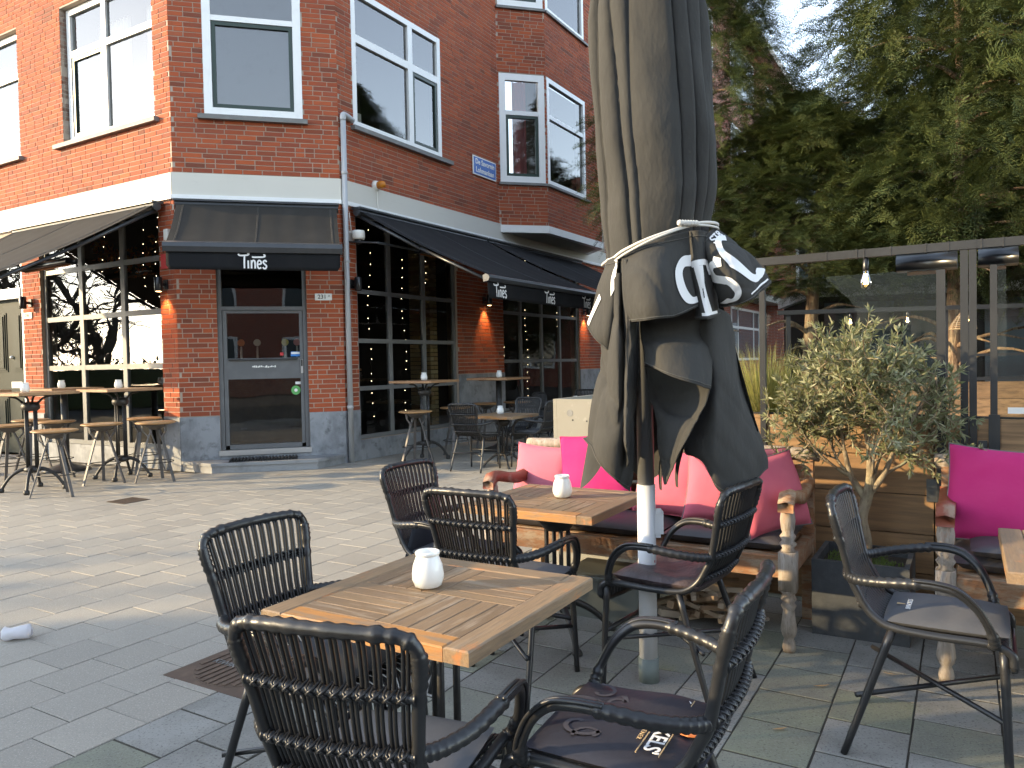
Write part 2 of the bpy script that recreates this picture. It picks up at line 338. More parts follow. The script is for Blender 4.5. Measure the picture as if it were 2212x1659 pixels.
W['olive_bark'] = mat('olive_bark', (.26, .21, .14), .9, layers=[((.12, .09, .06), 9, (3, 3, 1), .45, .6, .9), ((.36, .33, .2), 5, (1, 1, 1), .55, .7, .7)], bump=[(18, (3, 3, 1), .8, .01)])
W['grass_blade'] = mat('grass_blade', (.26, .24, .07), .6, rand=[(.14, .17, .04), (.27, .26, .07), (.38, .33, .12), (.2, .21, .05)], trans=.3)
W['yew'] = mat('yew_foliage', (.05, .07, .02), .6, coord='World', rand=[(.035, .055, .018), (.06, .085, .026), (.11, .125, .036), (.045, .07, .021), (.08, .10, .03)], layers=[((.13, .14, .04), .9, (1, 1, 1), .5, .7, .28), ((.03, .05, .02), 1.6, (1, 1, 1), .54, .68, .45)], trans=.25)
W['yew_bark'] = mat('yew_bark', (.20, .13, .085), .9, layers=[((.38, .30, .2), 5, (3, 3, .7), .48, .64, .9), ((.07, .045, .03), 9, (4, 4, 1), .5, .66, .8)], bump=[(10, (4, 4, .8), 1, .03)])
W['bare_bark'] = mat('bare_bark', (.09, .075, .06), .9, layers=[((.05, .05, .035), 3, (1, 1, 1), .4, .65, .8)])
W['hedge'] = mat('hedge_leaf', (.04, .06, .02), .6, rand=[(.025, .04, .012), (.05, .075, .025), (.035, .055, .018)])
W['concrete'] = mat('concrete_panel', (.26, .248, .21), .85, layers=[((.24, .225, .185), 4, (1, 1, 1), .42, .66, .8), ((.38, .365, .32), 22, (1, 1, 1), .6, .75, .5)], bump=[(40, (1, 1, 1), .15, .003)])
W['slab'] = mat('paving_slab', (.34, .335, .32), .85, coord='World', rand=[(.265, .242, .203), (.315, .288, .24), (.29, .265, .222), (.335, .306, .255)], layers=[((.22, .205, .18), 1.1, (1, 1, 1), .45, .7, .45), ((.52, .485, .42), 140, (1, 1, 1), .56, .70, .55, 2), ((.16, .16, .155), 110, (1, 1, 1), .58, .70, .6, 2)], bump=[(160, (1, 1, 1), .5, .0025)])
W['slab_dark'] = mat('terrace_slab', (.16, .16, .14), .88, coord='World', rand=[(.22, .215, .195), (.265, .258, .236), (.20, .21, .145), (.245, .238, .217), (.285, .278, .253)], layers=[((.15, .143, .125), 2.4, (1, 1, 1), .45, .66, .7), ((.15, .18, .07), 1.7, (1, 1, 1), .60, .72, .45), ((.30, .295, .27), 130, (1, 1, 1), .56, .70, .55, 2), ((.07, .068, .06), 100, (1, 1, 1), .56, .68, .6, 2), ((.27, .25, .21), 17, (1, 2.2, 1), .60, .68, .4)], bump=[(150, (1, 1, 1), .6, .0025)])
W['joint'] = mat('joint_sand', (.045, .04, .032), .95, coord='World', layers=[((.085, .077, .058), 6, (1, 1, 1), .45, .7, .7), ((.04, .055, .018), 2, (1, 1, 1), .6, .7, .6)])
W['asphalt'] = mat('asphalt', (.06, .06, .06), .9, coord='World', layers=[((.1, .1, .098), 40, (1, 1, 1), .5, .7, .5)])
W['cast_iron'] = mat('cast_iron_cover', (.10, .07, .052), .7, metal=.3, layers=[((.17, .12, .085), 10, (1, 1, 1), .45, .7, .7)])
W['rubber'] = mat('rubber_mat', (.012, .012, .012), .6)
W['street_blue'] = mat('street_sign_blue', (.018, .11, .42), .35, spec=.5)
W['enamel'] = mat('white_enamel', (.8, .8, .76), .25, spec=.6)
W['black_ink'] = mat('black_ink', (.01, .01, .01), .5)
W['amber'] = mat('amber_lens', (.7, .26, .02), .2, spec=.6, trans=.3)
W['cream_plastic'] = mat('cream_plastic', (.72, .70, .64), .4)
W['roof_gutter'] = mat('gutter_beige', (.46, .43, .38), .7)
W['far_glass'] = mat('far_glass', (.10, .12, .13), .06, spec=1.0)
W['plastic_bag'] = mat('plastic_bag', (.75, .74, .76), .35, spec=.5, trans=.4, bump=[(18, (1, 1, 1), .6, .01)])
W['leaf_dry'] = mat('dry_leaf', (.34, .18, .07), .8, rand=[(.34, .18, .07), (.42, .28, .14), (.24, .12, .05)], trans=.2)
W['crate'] = mat('grey_crate', (.11, .12, .11), .45, spec=.5)
W['kindling'] = mat('kindling', (.45, .34, .22), .8, rand=[(.5, .4, .27), (.3, .2, .12), (.55, .48, .38)])
W['red_paper'] = mat('red_paper', (.55, .05, .05), .6)
W['sticker_green'] = mat('sticker_green', (.12, .38, .12), .5)
W['sticker_blue'] = mat('sticker_blue', (.05, .22, .6), .5)
W['skin_dark'] = mat('heater_black', (.012, .013, .015), .3, spec=.6)
W['copper'] = mat('heater_element', (.4, .18, .07), .35, metal=.8)
W['orange_leaf'] = mat('autumn_garland', (.5, .16, .02), .7, rand=[(.55, .2, .02), (.5, .09, .02), (.4, .25, .04)], trans=.2)
W['led'] = emit_mat('string_light', (1.0, .80, .50), 3.2)
W['filament'] = emit_mat('filament', (1.0, .60, .18), 18)
W['lamp_glow'] = emit_mat('lamp_glow', (1.0, .62, .25), 5)
# ------------------------------------------------------------------ site geometry
UA = np.array([-.858725, .512437, 0]); NA = np.array([-.512437, -.858725, 0])
UB = np.array([.968106, .250540, 0]); NB = np.array([.250540, -.968106, 0])
UC = np.array([.507309, .861764, 0]); NC = np.array([.861764, -.507309, 0])
PB = np.array([-4.345845, 10.013634, 0]); PC = np.array([-2.295380, 10.544283, 0])
ZV = np.array([0, 0, 1.0])
FA = dict(o=PB, u=UA, n=NA); FB = dict(o=PB, u=UB, n=NB); FC = dict(o=PC, u=UC, n=NC)
def fp(F, u, z, d=0.0): return F['o'] + F['u'] * u + F['n'] * d + ZV * z
AZ_S = math.atan2(-.512437, .858725)        # x axis of benches / screen
SX = -UA; SN = -NA                           # along the terrace screen, away from the camera
A0 = np.array([1.243, 3.430, 0])             # right front foot of the long bench
def sp(s, off, z=0.0): return A0 + SX * s + SN * off + ZV * z

def fbox(mb, F, u0, u1, z0, z1, d0, d1):
    V = [fp(F, u, z, d) for d in (d0, d1) for (u, z) in ((u0, z0), (u1, z0), (u1, z1), (u0, z1))]
    return mb.add(V, [(0, 1, 2, 3), (7, 6, 5, 4), (0, 4, 5, 1), (1, 5, 6, 2), (2, 6, 7, 3), (3, 7, 4, 0)])

def fquad(mb, F, u0, u1, z0, z1, d):
    V = [fp(F, u0, z0, d), fp(F, u1, z0, d), fp(F, u1, z1, d), fp(F, u0, z1, d)]
    if np.dot(np.cross(V[1] - V[0], V[3] - V[0]), F['n']) < 0: V = V[::-1]
    return mb.add(V, [(0, 1, 2, 3)])

# ------------------------------------------------------------------ ground
g = MB(); g.poly([(-300, -300, -.03), (300, -300, -.03), (300, 300, -.03), (-300, 300, -.03)])
tag(g.build('ground', W['asphalt']), kind='structure')
g = MB(); g.poly([tuple(UA * a + UC * c + ZV * -.0038) for a, c in ((-9, -6), (-9, 45), (24, 45), (24, -6))])
pave = tag(g.build('pavement', W['joint']), kind='structure')
TS = .277
def slab_mesh(name, dx, dy, ch=.003):
    b = MB(); b.box((-dx / 2, -dy / 2, -.014), (dx / 2, dy / 2, 0), ch=ch); return b.mesh(name)
sm_l = slab_mesh('paving_slab', TS - .004, TS - .004); sm_l.materials.append(W['slab'])
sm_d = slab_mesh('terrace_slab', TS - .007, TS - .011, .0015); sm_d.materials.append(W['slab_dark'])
slabs = []
for i in range(-14, 58):
    for j in range(-14, 75):
        a = 2.655 + (i + .5) * TS; c = (j + (.5 if i % 2 else 0)) * TS + 1.60
        p = UA * a + UC * c
        if p[1] < .6 or abs(p[0]) > .75 * p[1] + 1.2 or p[1] > 17: continue
        if np.dot(p - PB, NA) < .1 and np.dot(p - PB, NB) < .1 and np.dot(p - PC, NC) < .1: continue
        if abs(p[0] + 1.25) < .36 and abs(p[1] - 3.45) < .16: pass
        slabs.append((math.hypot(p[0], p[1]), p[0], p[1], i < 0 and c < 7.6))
slabs.sort()
rz_s = math.atan2(UA[1], UA[0])
rest = {True: [], False: []}
for k, (d, x, y, dark) in enumerate(slabs):
    z = random.uniform(-.0014, .001); tilt = (random.gauss(0, .0012), random.gauss(0, .0012))
    if k < 300:
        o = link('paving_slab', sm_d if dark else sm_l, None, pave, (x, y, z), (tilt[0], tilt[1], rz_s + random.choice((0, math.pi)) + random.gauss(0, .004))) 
    else: rest[dark].append((x, y, z))
for dark, L_ in rest.items():
    h_ = (TS - (.006 if dark else .004)) / 2; V = []; Q = []
    cs, sn = math.cos(rz_s), math.sin(rz_s)
    for (x, y, z) in L_:
        n0 = len(V)
        for hh, zz in ((h_, z - .012), (h_, z - .003), (h_ - .003, z)):
            for (sx_, sy_) in ((-1, -1), (1, -1), (1, 1), (-1, 1)):
                V.append((x + cs * sx_ * hh - sn * sy_ * hh, y + sn * sx_ * hh + cs * sy_ * hh, zz))
        Q.append((n0 + 8, n0 + 9, n0 + 10, n0 + 11))
        for l in (0, 4):
            for q in range(4): Q.append((n0 + l + q, n0 + l + (q + 1) % 4, n0 + l + 4 + (q + 1) % 4, n0 + l + 4 + q))
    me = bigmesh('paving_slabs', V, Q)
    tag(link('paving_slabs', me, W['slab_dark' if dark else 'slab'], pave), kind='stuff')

# ------------------------------------------------------------------ brick building on the corner
bld = thing('brick_building', 'red brick corner building with white band, chamfered cafe entrance and bay window', 'building', tuple(PB))
OFF = PB
def part(mb, name, m, parent=None, smooth=False):
    mb.off = OFF; return mb.build(name, m, parent or bld, smooth)

CH = .0646; BH = .0535
st_me = None; brick_all = []
def lay(F, u0, u1, z0, z1, holes=(), jamb=.10):
    """courses of bricks in random bond; holes are (u0,u1,z0,z1)"""
    n = int(round((z1 - z0) / CH)); ch = (z1 - z0) / n
    for k in range(n):
        za = z0 + k * ch + (ch - BH) / 2; zb = za + BH; u = u0 + random.choice((-.18, -.12, -.06, -.21)); last = 0
        while u < u1:
            hd = random.random() < (.32 if last == 0 else .12); l = .112 if hd else .235; last = hd
            segs = [(max(u, u0), min(u + l, u1))]
            for (a, b, c_, d_) in holes:
                if zb > c_ + .01 and za < d_ - .01:
                    ns = []
                    for (p, q) in segs:
                        if q <= a or p >= b: ns.append((p, q))
                        else:
                            if p < a: ns.append((p, a))
                            if q > b: ns.append((b, q))
                    segs = ns
            for (p, q) in segs:
                if q - p < .025: continue
                edge = any((abs(p - b) < .002 or abs(q - a) < .002) and zb > c_ and za < d_ for (a, b, c_, d_) in holes)
                full = abs((q - p) - l) < 1e-6 and not edge
                brick_all.append((F, p, q, za, zb, jamb if edge else .014, full, hd))
            u += l + .0125

def wall(F, u0, u1, z0, z1, holes=(), depth=.22, d=-.0055, name='wall', m=None):
    us = sorted({u0, u1, *[min(max(h[k], u0), u1) for h in holes for k in (0, 1)]}); zs = sorted({z0, z1, *[min(max(h[k], z0), z1) for h in holes for k in (2, 3)]})
    b = MB()
    for i in range(len(us) - 1):
        for j in range(len(zs) - 1):
            uc, zc = (us[i] + us[i + 1]) / 2, (zs[j] + zs[j + 1]) / 2
            if any(h[0] < uc < h[1] and h[2] < zc < h[3] for h in holes): continue
            fquad(b, F, us[i], us[i + 1], zs[j], zs[j + 1], d)
    for h in holes:
        a, c = fp(F, h[0], h[2], d), fp(F, h[1], h[2], d); e, f_ = fp(F, h[1], h[3], d), fp(F, h[0], h[3], d); bk = -F['n'] * depth
        for p, q in ((a, c), (c, e), (e, f_), (f_, a)): b.add([p, q, q + bk, p + bk], [(0, 1, 2, 3)])
    return part(b, name, m or W['mortar'])

hA_up = [(.33, 2.47, 4.65, 6.60), (3.65, 5.8, 4.65, 6.60)]; hA_gf = [(.33, 3.24, .0, 3.5), (3.75, 4.95, 0, 3.35)]
hB_up = [(.41, 1.655, 4.65, 6.60)]; hB_gf = [(.49, 1.635, .13, 3.5)]
hC_up = [(.30, 2.42, 4.68, 6.62)]; hC_gf = [(.29, 2.77, .29, 3.5), (4.26, 7.52, .42, 3.5)]
TOP = 14.0
wall(FA, 0, 9, 0, TOP, hA_up + hA_gf); wall(FB, 0, 2.118, 0, TOP, hB_up + hB_gf); wall(FC, 0, 9.0, 0, 3.7, hC_gf); wall(FC, 0, 4.2, 3.7, TOP, hC_up); wall(FC, 7.98, 9.0, 3.7, TOP)
lay(FA, 0, 6.6, 3.895, 7.4, hA_up); lay(FB, 0, 2.118, 3.895, 7.0, hB_up); lay(FC, 0, 4.2, 3.875, 8.3, hC_up)
lay(FA, 0, .33, .71, 3.54); lay(FA, 3.24, 3.75, .71, 3.54); lay(FA, 4.95, 6.0, .71, 3.54)
lay(FB, 0, .49, .71, 3.54); lay(FB, 1.635, 2.118, .71, 3.54)
lay(FC, 0, .29, .71, 3.54); lay(FC, 2.77, 4.26, 1.16, 3.54); lay(FC, 7.52, 9.0, 1.16, 3.54)
# bay window storey
QB = fp(FC, 4.2, 0); FS1 = dict(o=QB, u=UB, n=NB); BO = QB + UB * .93; FBF = dict(o=BO, u=UC, n=NC)
BE = BO + UC * 2.47; u2 = (UC - NC) / math.sqrt(2); FS2 = dict(o=BE, u=u2, n=np.cross(u2, ZV))
hS1 = [(.03, .90, 4.65, 6.65), (.03, .90, 7.85, 9.8)]; hBF = [(.03, 1.70, 4.65, 6.65), (.03, 1.70, 7.85, 9.8)]
for F_, l_, hh in ((FS1, .93, hS1), (FBF, 2.47, hBF), (FS2, .93, [])):
    wall(F_, 0, l_, 3.87, TOP, hh); lay(F_, 0, l_, 3.875, 8.6 if F_ is not FBF else 10.2, hh)
# the largest 300 in the picture are pieces of their own, the rest one part
eye = np.array([0, 0, 1.33])
key = lambda b: np.linalg.norm(fp(b[0], (b[1] + b[2]) / 2, b[3]) - eye)
singles = sorted([b for b in brick_all if b[6]], key=key)[:300]; sid = set(id(b) for b in singles)
meshes = {}
for b in singles:
    F_, p, q, za, zb, dp, full, hd = b
    kk = bool(hd)
    if kk not in meshes:
        l_ = q - p; mb = MB(); mb.box((-l_ / 2, -.014, -BH / 2), (l_ / 2, 0.0, BH / 2)); me = mb.mesh('brick'); me.materials.append(W['brick']); meshes[kk] = me
    w_ = fp(F_, (p + q) / 2, (za + zb) / 2, random.uniform(-.0015, .0015)) - OFF
    # local y- face is set towards the outside
    o = link('brick', meshes[kk], None, bld, tuple(w_ + F_['n'] * .0), (random.gauss(0, .004), random.gauss(0, .004), math.atan2(F_['u'][1], F_['u'][0]) + (0 if F_ is not FA else math.pi)))
    o.rotation_euler[2] += math.pi
V = []; Q = []
for b in brick_all:
    if id(b) in sid: continue
    F_, p, q, za, zb, dp, full, hd = b; n0 = len(V); d = random.uniform(-.001, .001); sk = random.uniform(-.0012, .0012)
    for dd in (d, -dp):
        for (u, z_) in ((p, za + sk), (q, za - sk), (q, zb - sk), (p, zb + sk)): V.append(fp(F_, u, z_, dd) - OFF)
    Q += [(n0, n0 + 1, n0 + 2, n0 + 3), (n0, n0 + 4, n0 + 5, n0 + 1), (n0 + 1, n0 + 5, n0 + 6, n0 + 2), (n0 + 2, n0 + 6, n0 + 7, n0 + 3), (n0 + 3, n0 + 7, n0 + 4, n0)]
tag(link('bricks', bigmesh('bricks', V, Q), W['brick'], bld), kind='stuff')

# bands, plinths, sills
for F_, l_ in ((FA, 9.0), (FB, 2.118), (FC, 9.0)):
    b = MB(); e = .012 if F_ is FB else 0
    fbox(b, F_, -e, l_ + e, 3.602, 3.885, -.05, .028); part(b, 'band', W['band'])
    b = MB(); fbox(b, F_, -e, l_ + e, 3.545, 3.600, -.05, .045); part(b, 'moulding', W['white'])
for F_, l_ in ((FS1, .93), (FBF, 2.47), (FS2, .93)):
    b = MB(); fbox(b, F_, -.01, l_ + .01, 3.735, 3.868, -.10, .03); part(b, 'bay_band', W['white'])
b = MB(); b.poly([QB + ZV * 3.74, BO + ZV * 3.74, BE + ZV * 3.74, BE + u2 * .93 + ZV * 3.74]); part(b, 'bay_soffit', W['band'])
def plinth(F_, u0, u1, z1, d=.012):
    b = MB(); fbox(b, F_, u0, u1, 0, z1, -.1, d); part(b, 'plinth_stone', W['plinth'])
plinth(FA, -.004, .33, .705); plinth(FA, 3.24, 3.75, .705); plinth(FA, .335, 3.235, .265, -.02); plinth(FA, 4.95, 6.2, .705)
plinth(FB, .002, .488, .705); plinth(FB, 1.637, 2.116, .715); plinth(FC, .002, .288, .715); plinth(FC, .292, 2.768, .285, .004); plinth(FC, 2.772, 4.258, 1.155); plinth(FC, 4.262, 7.518, .415, .004); plinth(FC, 7.522, 9, 1.155)
b = MB(); fbox(b, FB, .49, 1.635, 0, .175, -.2, .006); part(b, 'door_base_stone', W['plinth'])

def window(F_, u0, u1, z0, z1, cols, rows, fw, mw, d, dep, fm, name='window', glass=None, sash=(), skip=(), rw=None, parent=None):
    """frame with mullions at cols and rails at rows; every pane is a child"""
    b = MB(); rw = rw or mw
    fbox(b, F_, u0, u0 + fw, z0, z1, d - dep, d); fbox(b, F_, u1 - fw, u1, z0, z1, d - dep, d)
    fbox(b, F_, u0 + fw, u1 - fw, z1 - fw, z1, d - dep, d - .002); fbox(b, F_, u0 + fw, u1 - fw, z0, z0 + fw, d - dep, d - .002)
    for c in cols: fbox(b, F_, c - mw / 2, c + mw / 2, z0 + fw, z1 - fw, d - dep + .004, d - .004)
    us = [u0 + fw] + [x for c in cols for x in (c - mw / 2, c + mw / 2)] + [u1 - fw]
    for r in rows:
        for i in range(0, len(us), 2): fbox(b, F_, us[i], us[i + 1], r - rw / 2, r + rw / 2, d - dep + .006, d - .006)
    w = part(b, name, fm, parent)
    zs = [z0 + fw] + [x for r in rows for x in (r - rw / 2, r + rw / 2)] + [z1 - fw]
    for i in range(0, len(us), 2):
        for j in range(0, len(zs), 2):
            if (i // 2, j // 2) in skip: continue
            g_ = MB(); fquad(g_, F_, us[i] - .004, us[i + 1] + .004, zs[j] - .004, zs[j + 1] + .004, d - dep / 2 + random.uniform(-.002, .002)); part(g_, 'pane', glass or W['glass'], w)
            if (i // 2, j // 2) in sash:
                s_ = MB(); t = .048; a0, a1, b0, b1 = us[i] + .006, us[i + 1] - .006, zs[j] + .006, zs[j + 1] - .006
                fbox(s_, F_, a0, a0 + t, b0, b1, d - dep, d - .014); fbox(s_, F_, a1 - t, a1, b0, b1, d - dep, d - .014)
                fbox(s_, F_, a0 + t, a1 - t, b0, b0 + t, d - dep, d - .016); fbox(s_, F_, a0 + t, a1 - t, b1 - t, b1, d - dep, d - .016)
                part(s_, 'sash', W['green_sash'], w)
    return w
def sill(F_, u0, u1, z, h=.06, d1=.075, parent=None):
    b = MB(); fbox(b, F_, u0, u1, z - h, z, -.08, d1); part(b, 'sill', W['sill'], parent)
def room(F_, u0, u1, z0, z1, deep=2.2, m=None):
    b = MB(); A = [fp(F_, u, z, -.21) for u, z in ((u0, z0), (u1, z0), (u1, z1), (u0, z1))]; bk = -F_['n'] * deep
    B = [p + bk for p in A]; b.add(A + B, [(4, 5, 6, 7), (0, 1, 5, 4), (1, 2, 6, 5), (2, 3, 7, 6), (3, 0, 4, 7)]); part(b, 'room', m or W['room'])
def drape(F_, u0, u1, z0, z1, d, m, n=40, amp=.02):
    b = MB(); us = np.linspace(u0, u1, n); G = [[fp(F_, u, z, d + amp * math.sin(u * 55 + 3 * math.sin(u * 7))) for u in us] for z in (z0, z1)]; b.grid(G); part(b, 'curtain', m, None, True)

for (a, c) in ((.33, 2.47), (3.65, 5.8)):
    w = window(FA, a + .03, c - .03, 4.66, 6.59, [a + 1.21], [5.94], .085, .09, -.085, .08, W['white'], sash=((1, 0),)); sill(FA, a - .09, c + .16, 4.645, parent=w)
    room(FA, a + .03, c - .03, 4.66, 6.59, 1.2); drape(FA, a + .1, a + .85, 4.7, 6.5, -.5, W['curtain']); drape(FA, a + 1.3, c - .1, 4.7, 6.5, -.55, W['curtain'])
w = window(FB, .412, 1.653, 4.652, 6.598, [], [5.925], .105, .07, .006, .09, W['white'], sash=((0, 0),)); sill(FB, .335, 1.716, 4.65, parent=w)
room(FB, .42, 1.65, 4.66, 6.59, .9); drape(FB, .50, 1.57, 4.74, 6.5, -.055, W['white'], 6, .0)
w = window(FC, .302, 2.418, 4.682, 6.618, [1.635], [5.93], .085, .11, .004, .09, W['white'], sash=((1, 0),)); sill(FC, .25, 2.65, 4.68, parent=w)
room(FC, .31, 2.41, 4.69, 6.61, 1.5)
b = MB(); fbox(b, FC, .40, .62, 4.77, 4.95, -.16, -.13); part(b, 'window_notice', W['curtain'])
for zz in (4.65, 7.85):
    w = window(FS1, .032, .898, zz + .002, zz + 1.99, [], [zz + 1.28], .12, .08, .008, .09, W['white'], sash=((0, 0),)); sill(FS1, .0, .93, zz, .045, .05, w)
    w = window(FBF, .032, 1.698, zz + .002, zz + 1.99, [], [zz + 1.28], .085, .08, .008, .09, W['white']); sill(FBF, .0, 1.86, zz, .045, .05, w)
    room(FBF, .04, 1.69, zz + .01, zz + 1.98, .5)
    drape(FS1, .35, .62, zz + .05, zz + 1.95, -.3, W['pink_curtain'])
# cafe fronts
window(FA, .335, 3.235, .268, 3.495, [1.245, 2.26], [1.39, 2.12, 2.83], .06, .09, -.05, .06, W['frame'], 'shop_window', W['shop_glass'], rw=.07)
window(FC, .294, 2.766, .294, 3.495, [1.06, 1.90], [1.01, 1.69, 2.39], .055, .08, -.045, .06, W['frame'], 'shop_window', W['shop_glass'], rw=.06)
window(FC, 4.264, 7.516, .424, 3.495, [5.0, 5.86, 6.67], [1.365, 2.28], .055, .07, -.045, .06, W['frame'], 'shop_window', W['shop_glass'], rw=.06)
# entrance door
dr = MB(); fbox(dr, FB, .492, .545, .25, 3.495, -.13, -.03); fbox(dr, FB, 1.58, 1.633, .25, 3.495, -.13, -.03); fbox(dr, FB, .545, 1.58, 2.105, 2.155, -.13, -.034); fbox(dr, FB, .545, 1.58, 3.44, 3.495, -.13, -.034)
door = part(dr, 'door', W['door_grey'])
b = MB(); fbox(b, FB, .55, .60, .30, 2.10, -.11, -.045); fbox(b, FB, 1.53, 1.575, .30, 2.10, -.11, -.045)
for (z0, z1) in ((.25, .31), (1.185, 1.465), (2.065, 2.10)): fbox(b, FB, .60, 1.53, z0, z1, -.11, -.048)
part(b, 'door_leaf', W['door_grey'], door)
for (z0, z1) in ((.31, 1.185), (1.465, 2.065)):
    b = MB(); fquad(b, FB, .597, 1.533, z0, z1, -.08); part(b, 'pane', W['shop_glass'], door)
b = MB(); fquad(b, FB, .543, 1.582, 2.153, 3.445, -.08); part(b, 'transom_pane', W['shop_glass'], door)
b = MB(); b.tube([fp(FB, .62, 1.447, -.012), fp(FB, 1.50, 1.447, -.012)], .011, 8); b.tube([fp(FB, .66, 1.447, -.012), fp(FB, .66, 1.447, -.05)], .008); b.tube([fp(FB, 1.46, 1.447, -.012), fp(FB, 1.46, 1.447, -.05)], .008); part(b, 'push_bar', W['anthracite'], door, True)
b = MB(); fbox(b, FB, .885, 1.245, 1.295, 1.375, -.047, -.040); part(b, 'letter_plate', W['door_grey'], door)
b = MB()
for i in range(14):
    u = .91 + i * .022 + random.uniform(-.004, .004); fbox(b, FB, u, u + .018, 1.335 + random.uniform(-.004, .01), 1.353 + random.uniform(-.004, .012), -.0395, -.0385)
part(b, 'worn_paint', W['enamel'], door)
b = MB(); fbox(b, FB, 1.537, 1.568, 1.25, 1.44, -.044, -.03); part(b, 'lock_plate', W['alu'], door)
b = MB(); fbox(b, FB, 1.543, 1.562, 1.345, 1.435, -.0295, -.027); part(b, 'lock_keypad', W['black_ink'], door)
b = MB(); fbox(b, FB, .47, 1.655, .178, .245, -.13, .03); part(b, 'threshold', W['alu'], door)
def fdisc(F_, u, z, d, r, m, name, parent, seg=28, t=.004):
    b = MB(); a = np.arange(seg) * 2 * math.pi / seg; F0 = [fp(F_, u + r * math.cos(x), z + r * math.sin(x), d) for x in a]; F1 = [fp(F_, u + r * math.cos(x), z + r * math.sin(x), d - t) for x in a]
    b.add(F0 + F1, [tuple(range(seg)), tuple(range(2 * seg - 1, seg - 1, -1))] + [(i, (i + 1) % seg, (i + 1) % seg + seg, i + seg) for i in range(seg)]); return part(b, name, m, parent)
st = fdisc(FB, 1.465, 1.02, -.074, .062, W['sticker_green'], 'round_sticker', door)
fdisc(FB, 1.465, 1.02, -.070, .022, W['print_white'], 'sticker_mark', door)
b = MB(); fbox(b, FB, 1.41, 1.53, 1.48, 1.545, -.076, -.072); part(b, 'blue_sticker', W['sticker_blue'], door)
b = MB(); fbox(b, FB, 1.415, 1.525, 1.512, 1.54, -.0715, -.0705); part(b, 'sticker_print', W['print_white'], door)
b = MB(); fbox(b, FB, 1.27, 1.315, 1.495, 1.535, -.076, -.072); part(b, 'red_sticker', W['red_paper'], door)
b = MB(); fbox(b, FB, 1.46, 1.53, 1.10, 1.135, -.076, -.072); part(b, 'pale_sticker', W['print_white'], door)
# house door on the left
b = MB(); fbox(b, FA, 3.752, 3.83, .02, 3.34, -.14, -.02); fbox(b, FA, 4.87, 4.948, .02, 3.34, -.14, -.02); fbox(b, FA, 3.83, 4.87, 2.50, 2.66, -.14, -.0); fbox(b, FA, 3.83, 4.87, 3.27, 3.34, -.14, -.022)
hd_ = part(b, 'door', W['white'])
b = MB(); fquad(b, FA, 3.83, 4.87, 2.66, 3.27, -.09); part(b, 'transom_pane', W['glass'], hd_)
b = MB(); fbox(b, FA, 3.83, 4.87, .05, 2.50, -.15, -.10)
for (u0, u1, z0, z1) in ((3.95, 4.25, 1.35, 2.30), (4.45, 4.75, 1.35, 2.30), (3.95, 4.25, .3, .95), (4.45, 4.75, .3, .95)):
    for k in range(3): fbox(b, FA, u0 + .03 * k, u1 - .03 * k, z0 + .03 * k, z1 - .03 * k, -.10, -.088 + .014 * k)
part(b, 'door_leaf', W['green_door'], hd_)
b = MB(); fbox(b, FA, 4.02, 4.34, 1.09, 1.19, -.1, -.085); part(b, 'letter_slot', W['enamel'], hd_)
b = MB(); c_ = fp(FA, 4.22, 1.58, -.05)
for q in range(6): b.lathe([(0.001, -.03), (.03, -.018), (.036, 0), (.03, .018), (.001, .03)], 12); break
b.v = [v @ np.eye(3) + c_ for v in b.v]; part(b, 'door_knob', W['alu'], hd_, True)

# interior seen through the glass
iA, iC = fp(FA, 6, 0, -.25), fp(FC, 9, 0, -.25); bk = np.array([-4.6, 19.6, 0])
poly = [iA, fp(FA, .1, 0, -.25), fp(FB, 2.0, 0, -.25), iC, bk]
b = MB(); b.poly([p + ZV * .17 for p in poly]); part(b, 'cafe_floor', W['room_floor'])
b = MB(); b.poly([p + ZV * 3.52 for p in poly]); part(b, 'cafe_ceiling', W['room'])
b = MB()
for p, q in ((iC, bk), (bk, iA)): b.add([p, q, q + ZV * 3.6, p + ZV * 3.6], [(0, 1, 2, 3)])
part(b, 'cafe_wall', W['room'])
b = MB()
for k in range(44):
    for s_ in range(2):
        if (k + s_) % 2: fbox(b, FC, 2.42, 2.62, .3 + k * .073, .362 + k * .073, -.75 + s_ * .22, -.545 + s_ * .22)
        else: fbox(b, FC, 2.42, 2.51, .3 + k * .073, .362 + k * .073, -.75 + s_ * .22, -.545 + s_ * .22); fbox(b, FC, 2.52, 2.62, .3 + k * .073, .362 + k * .073, -.75 + s_ * .22, -.545 + s_ * .22)
part(b, 'inner_brick_pier', W['yellow_brick'])
# roof
b = MB(); 
for F_, l_ in ((FA, 9.0), (FB, 2.118), (FC, 9.0)): fbox(b, F_, -.3, l_ + .3, 13.9, 14.15, -.3, .5)
part(b, 'eaves', W['roof_gutter'])
b = MB(); b.poly([p + ZV * 14.2 for p in (fp(FA, 9, 0), fp(FA, 0, 0), fp(FB, 2.118, 0), fp(FC, 9, 0), bk)]); part(b, 'roof', W['roof_gutter'])
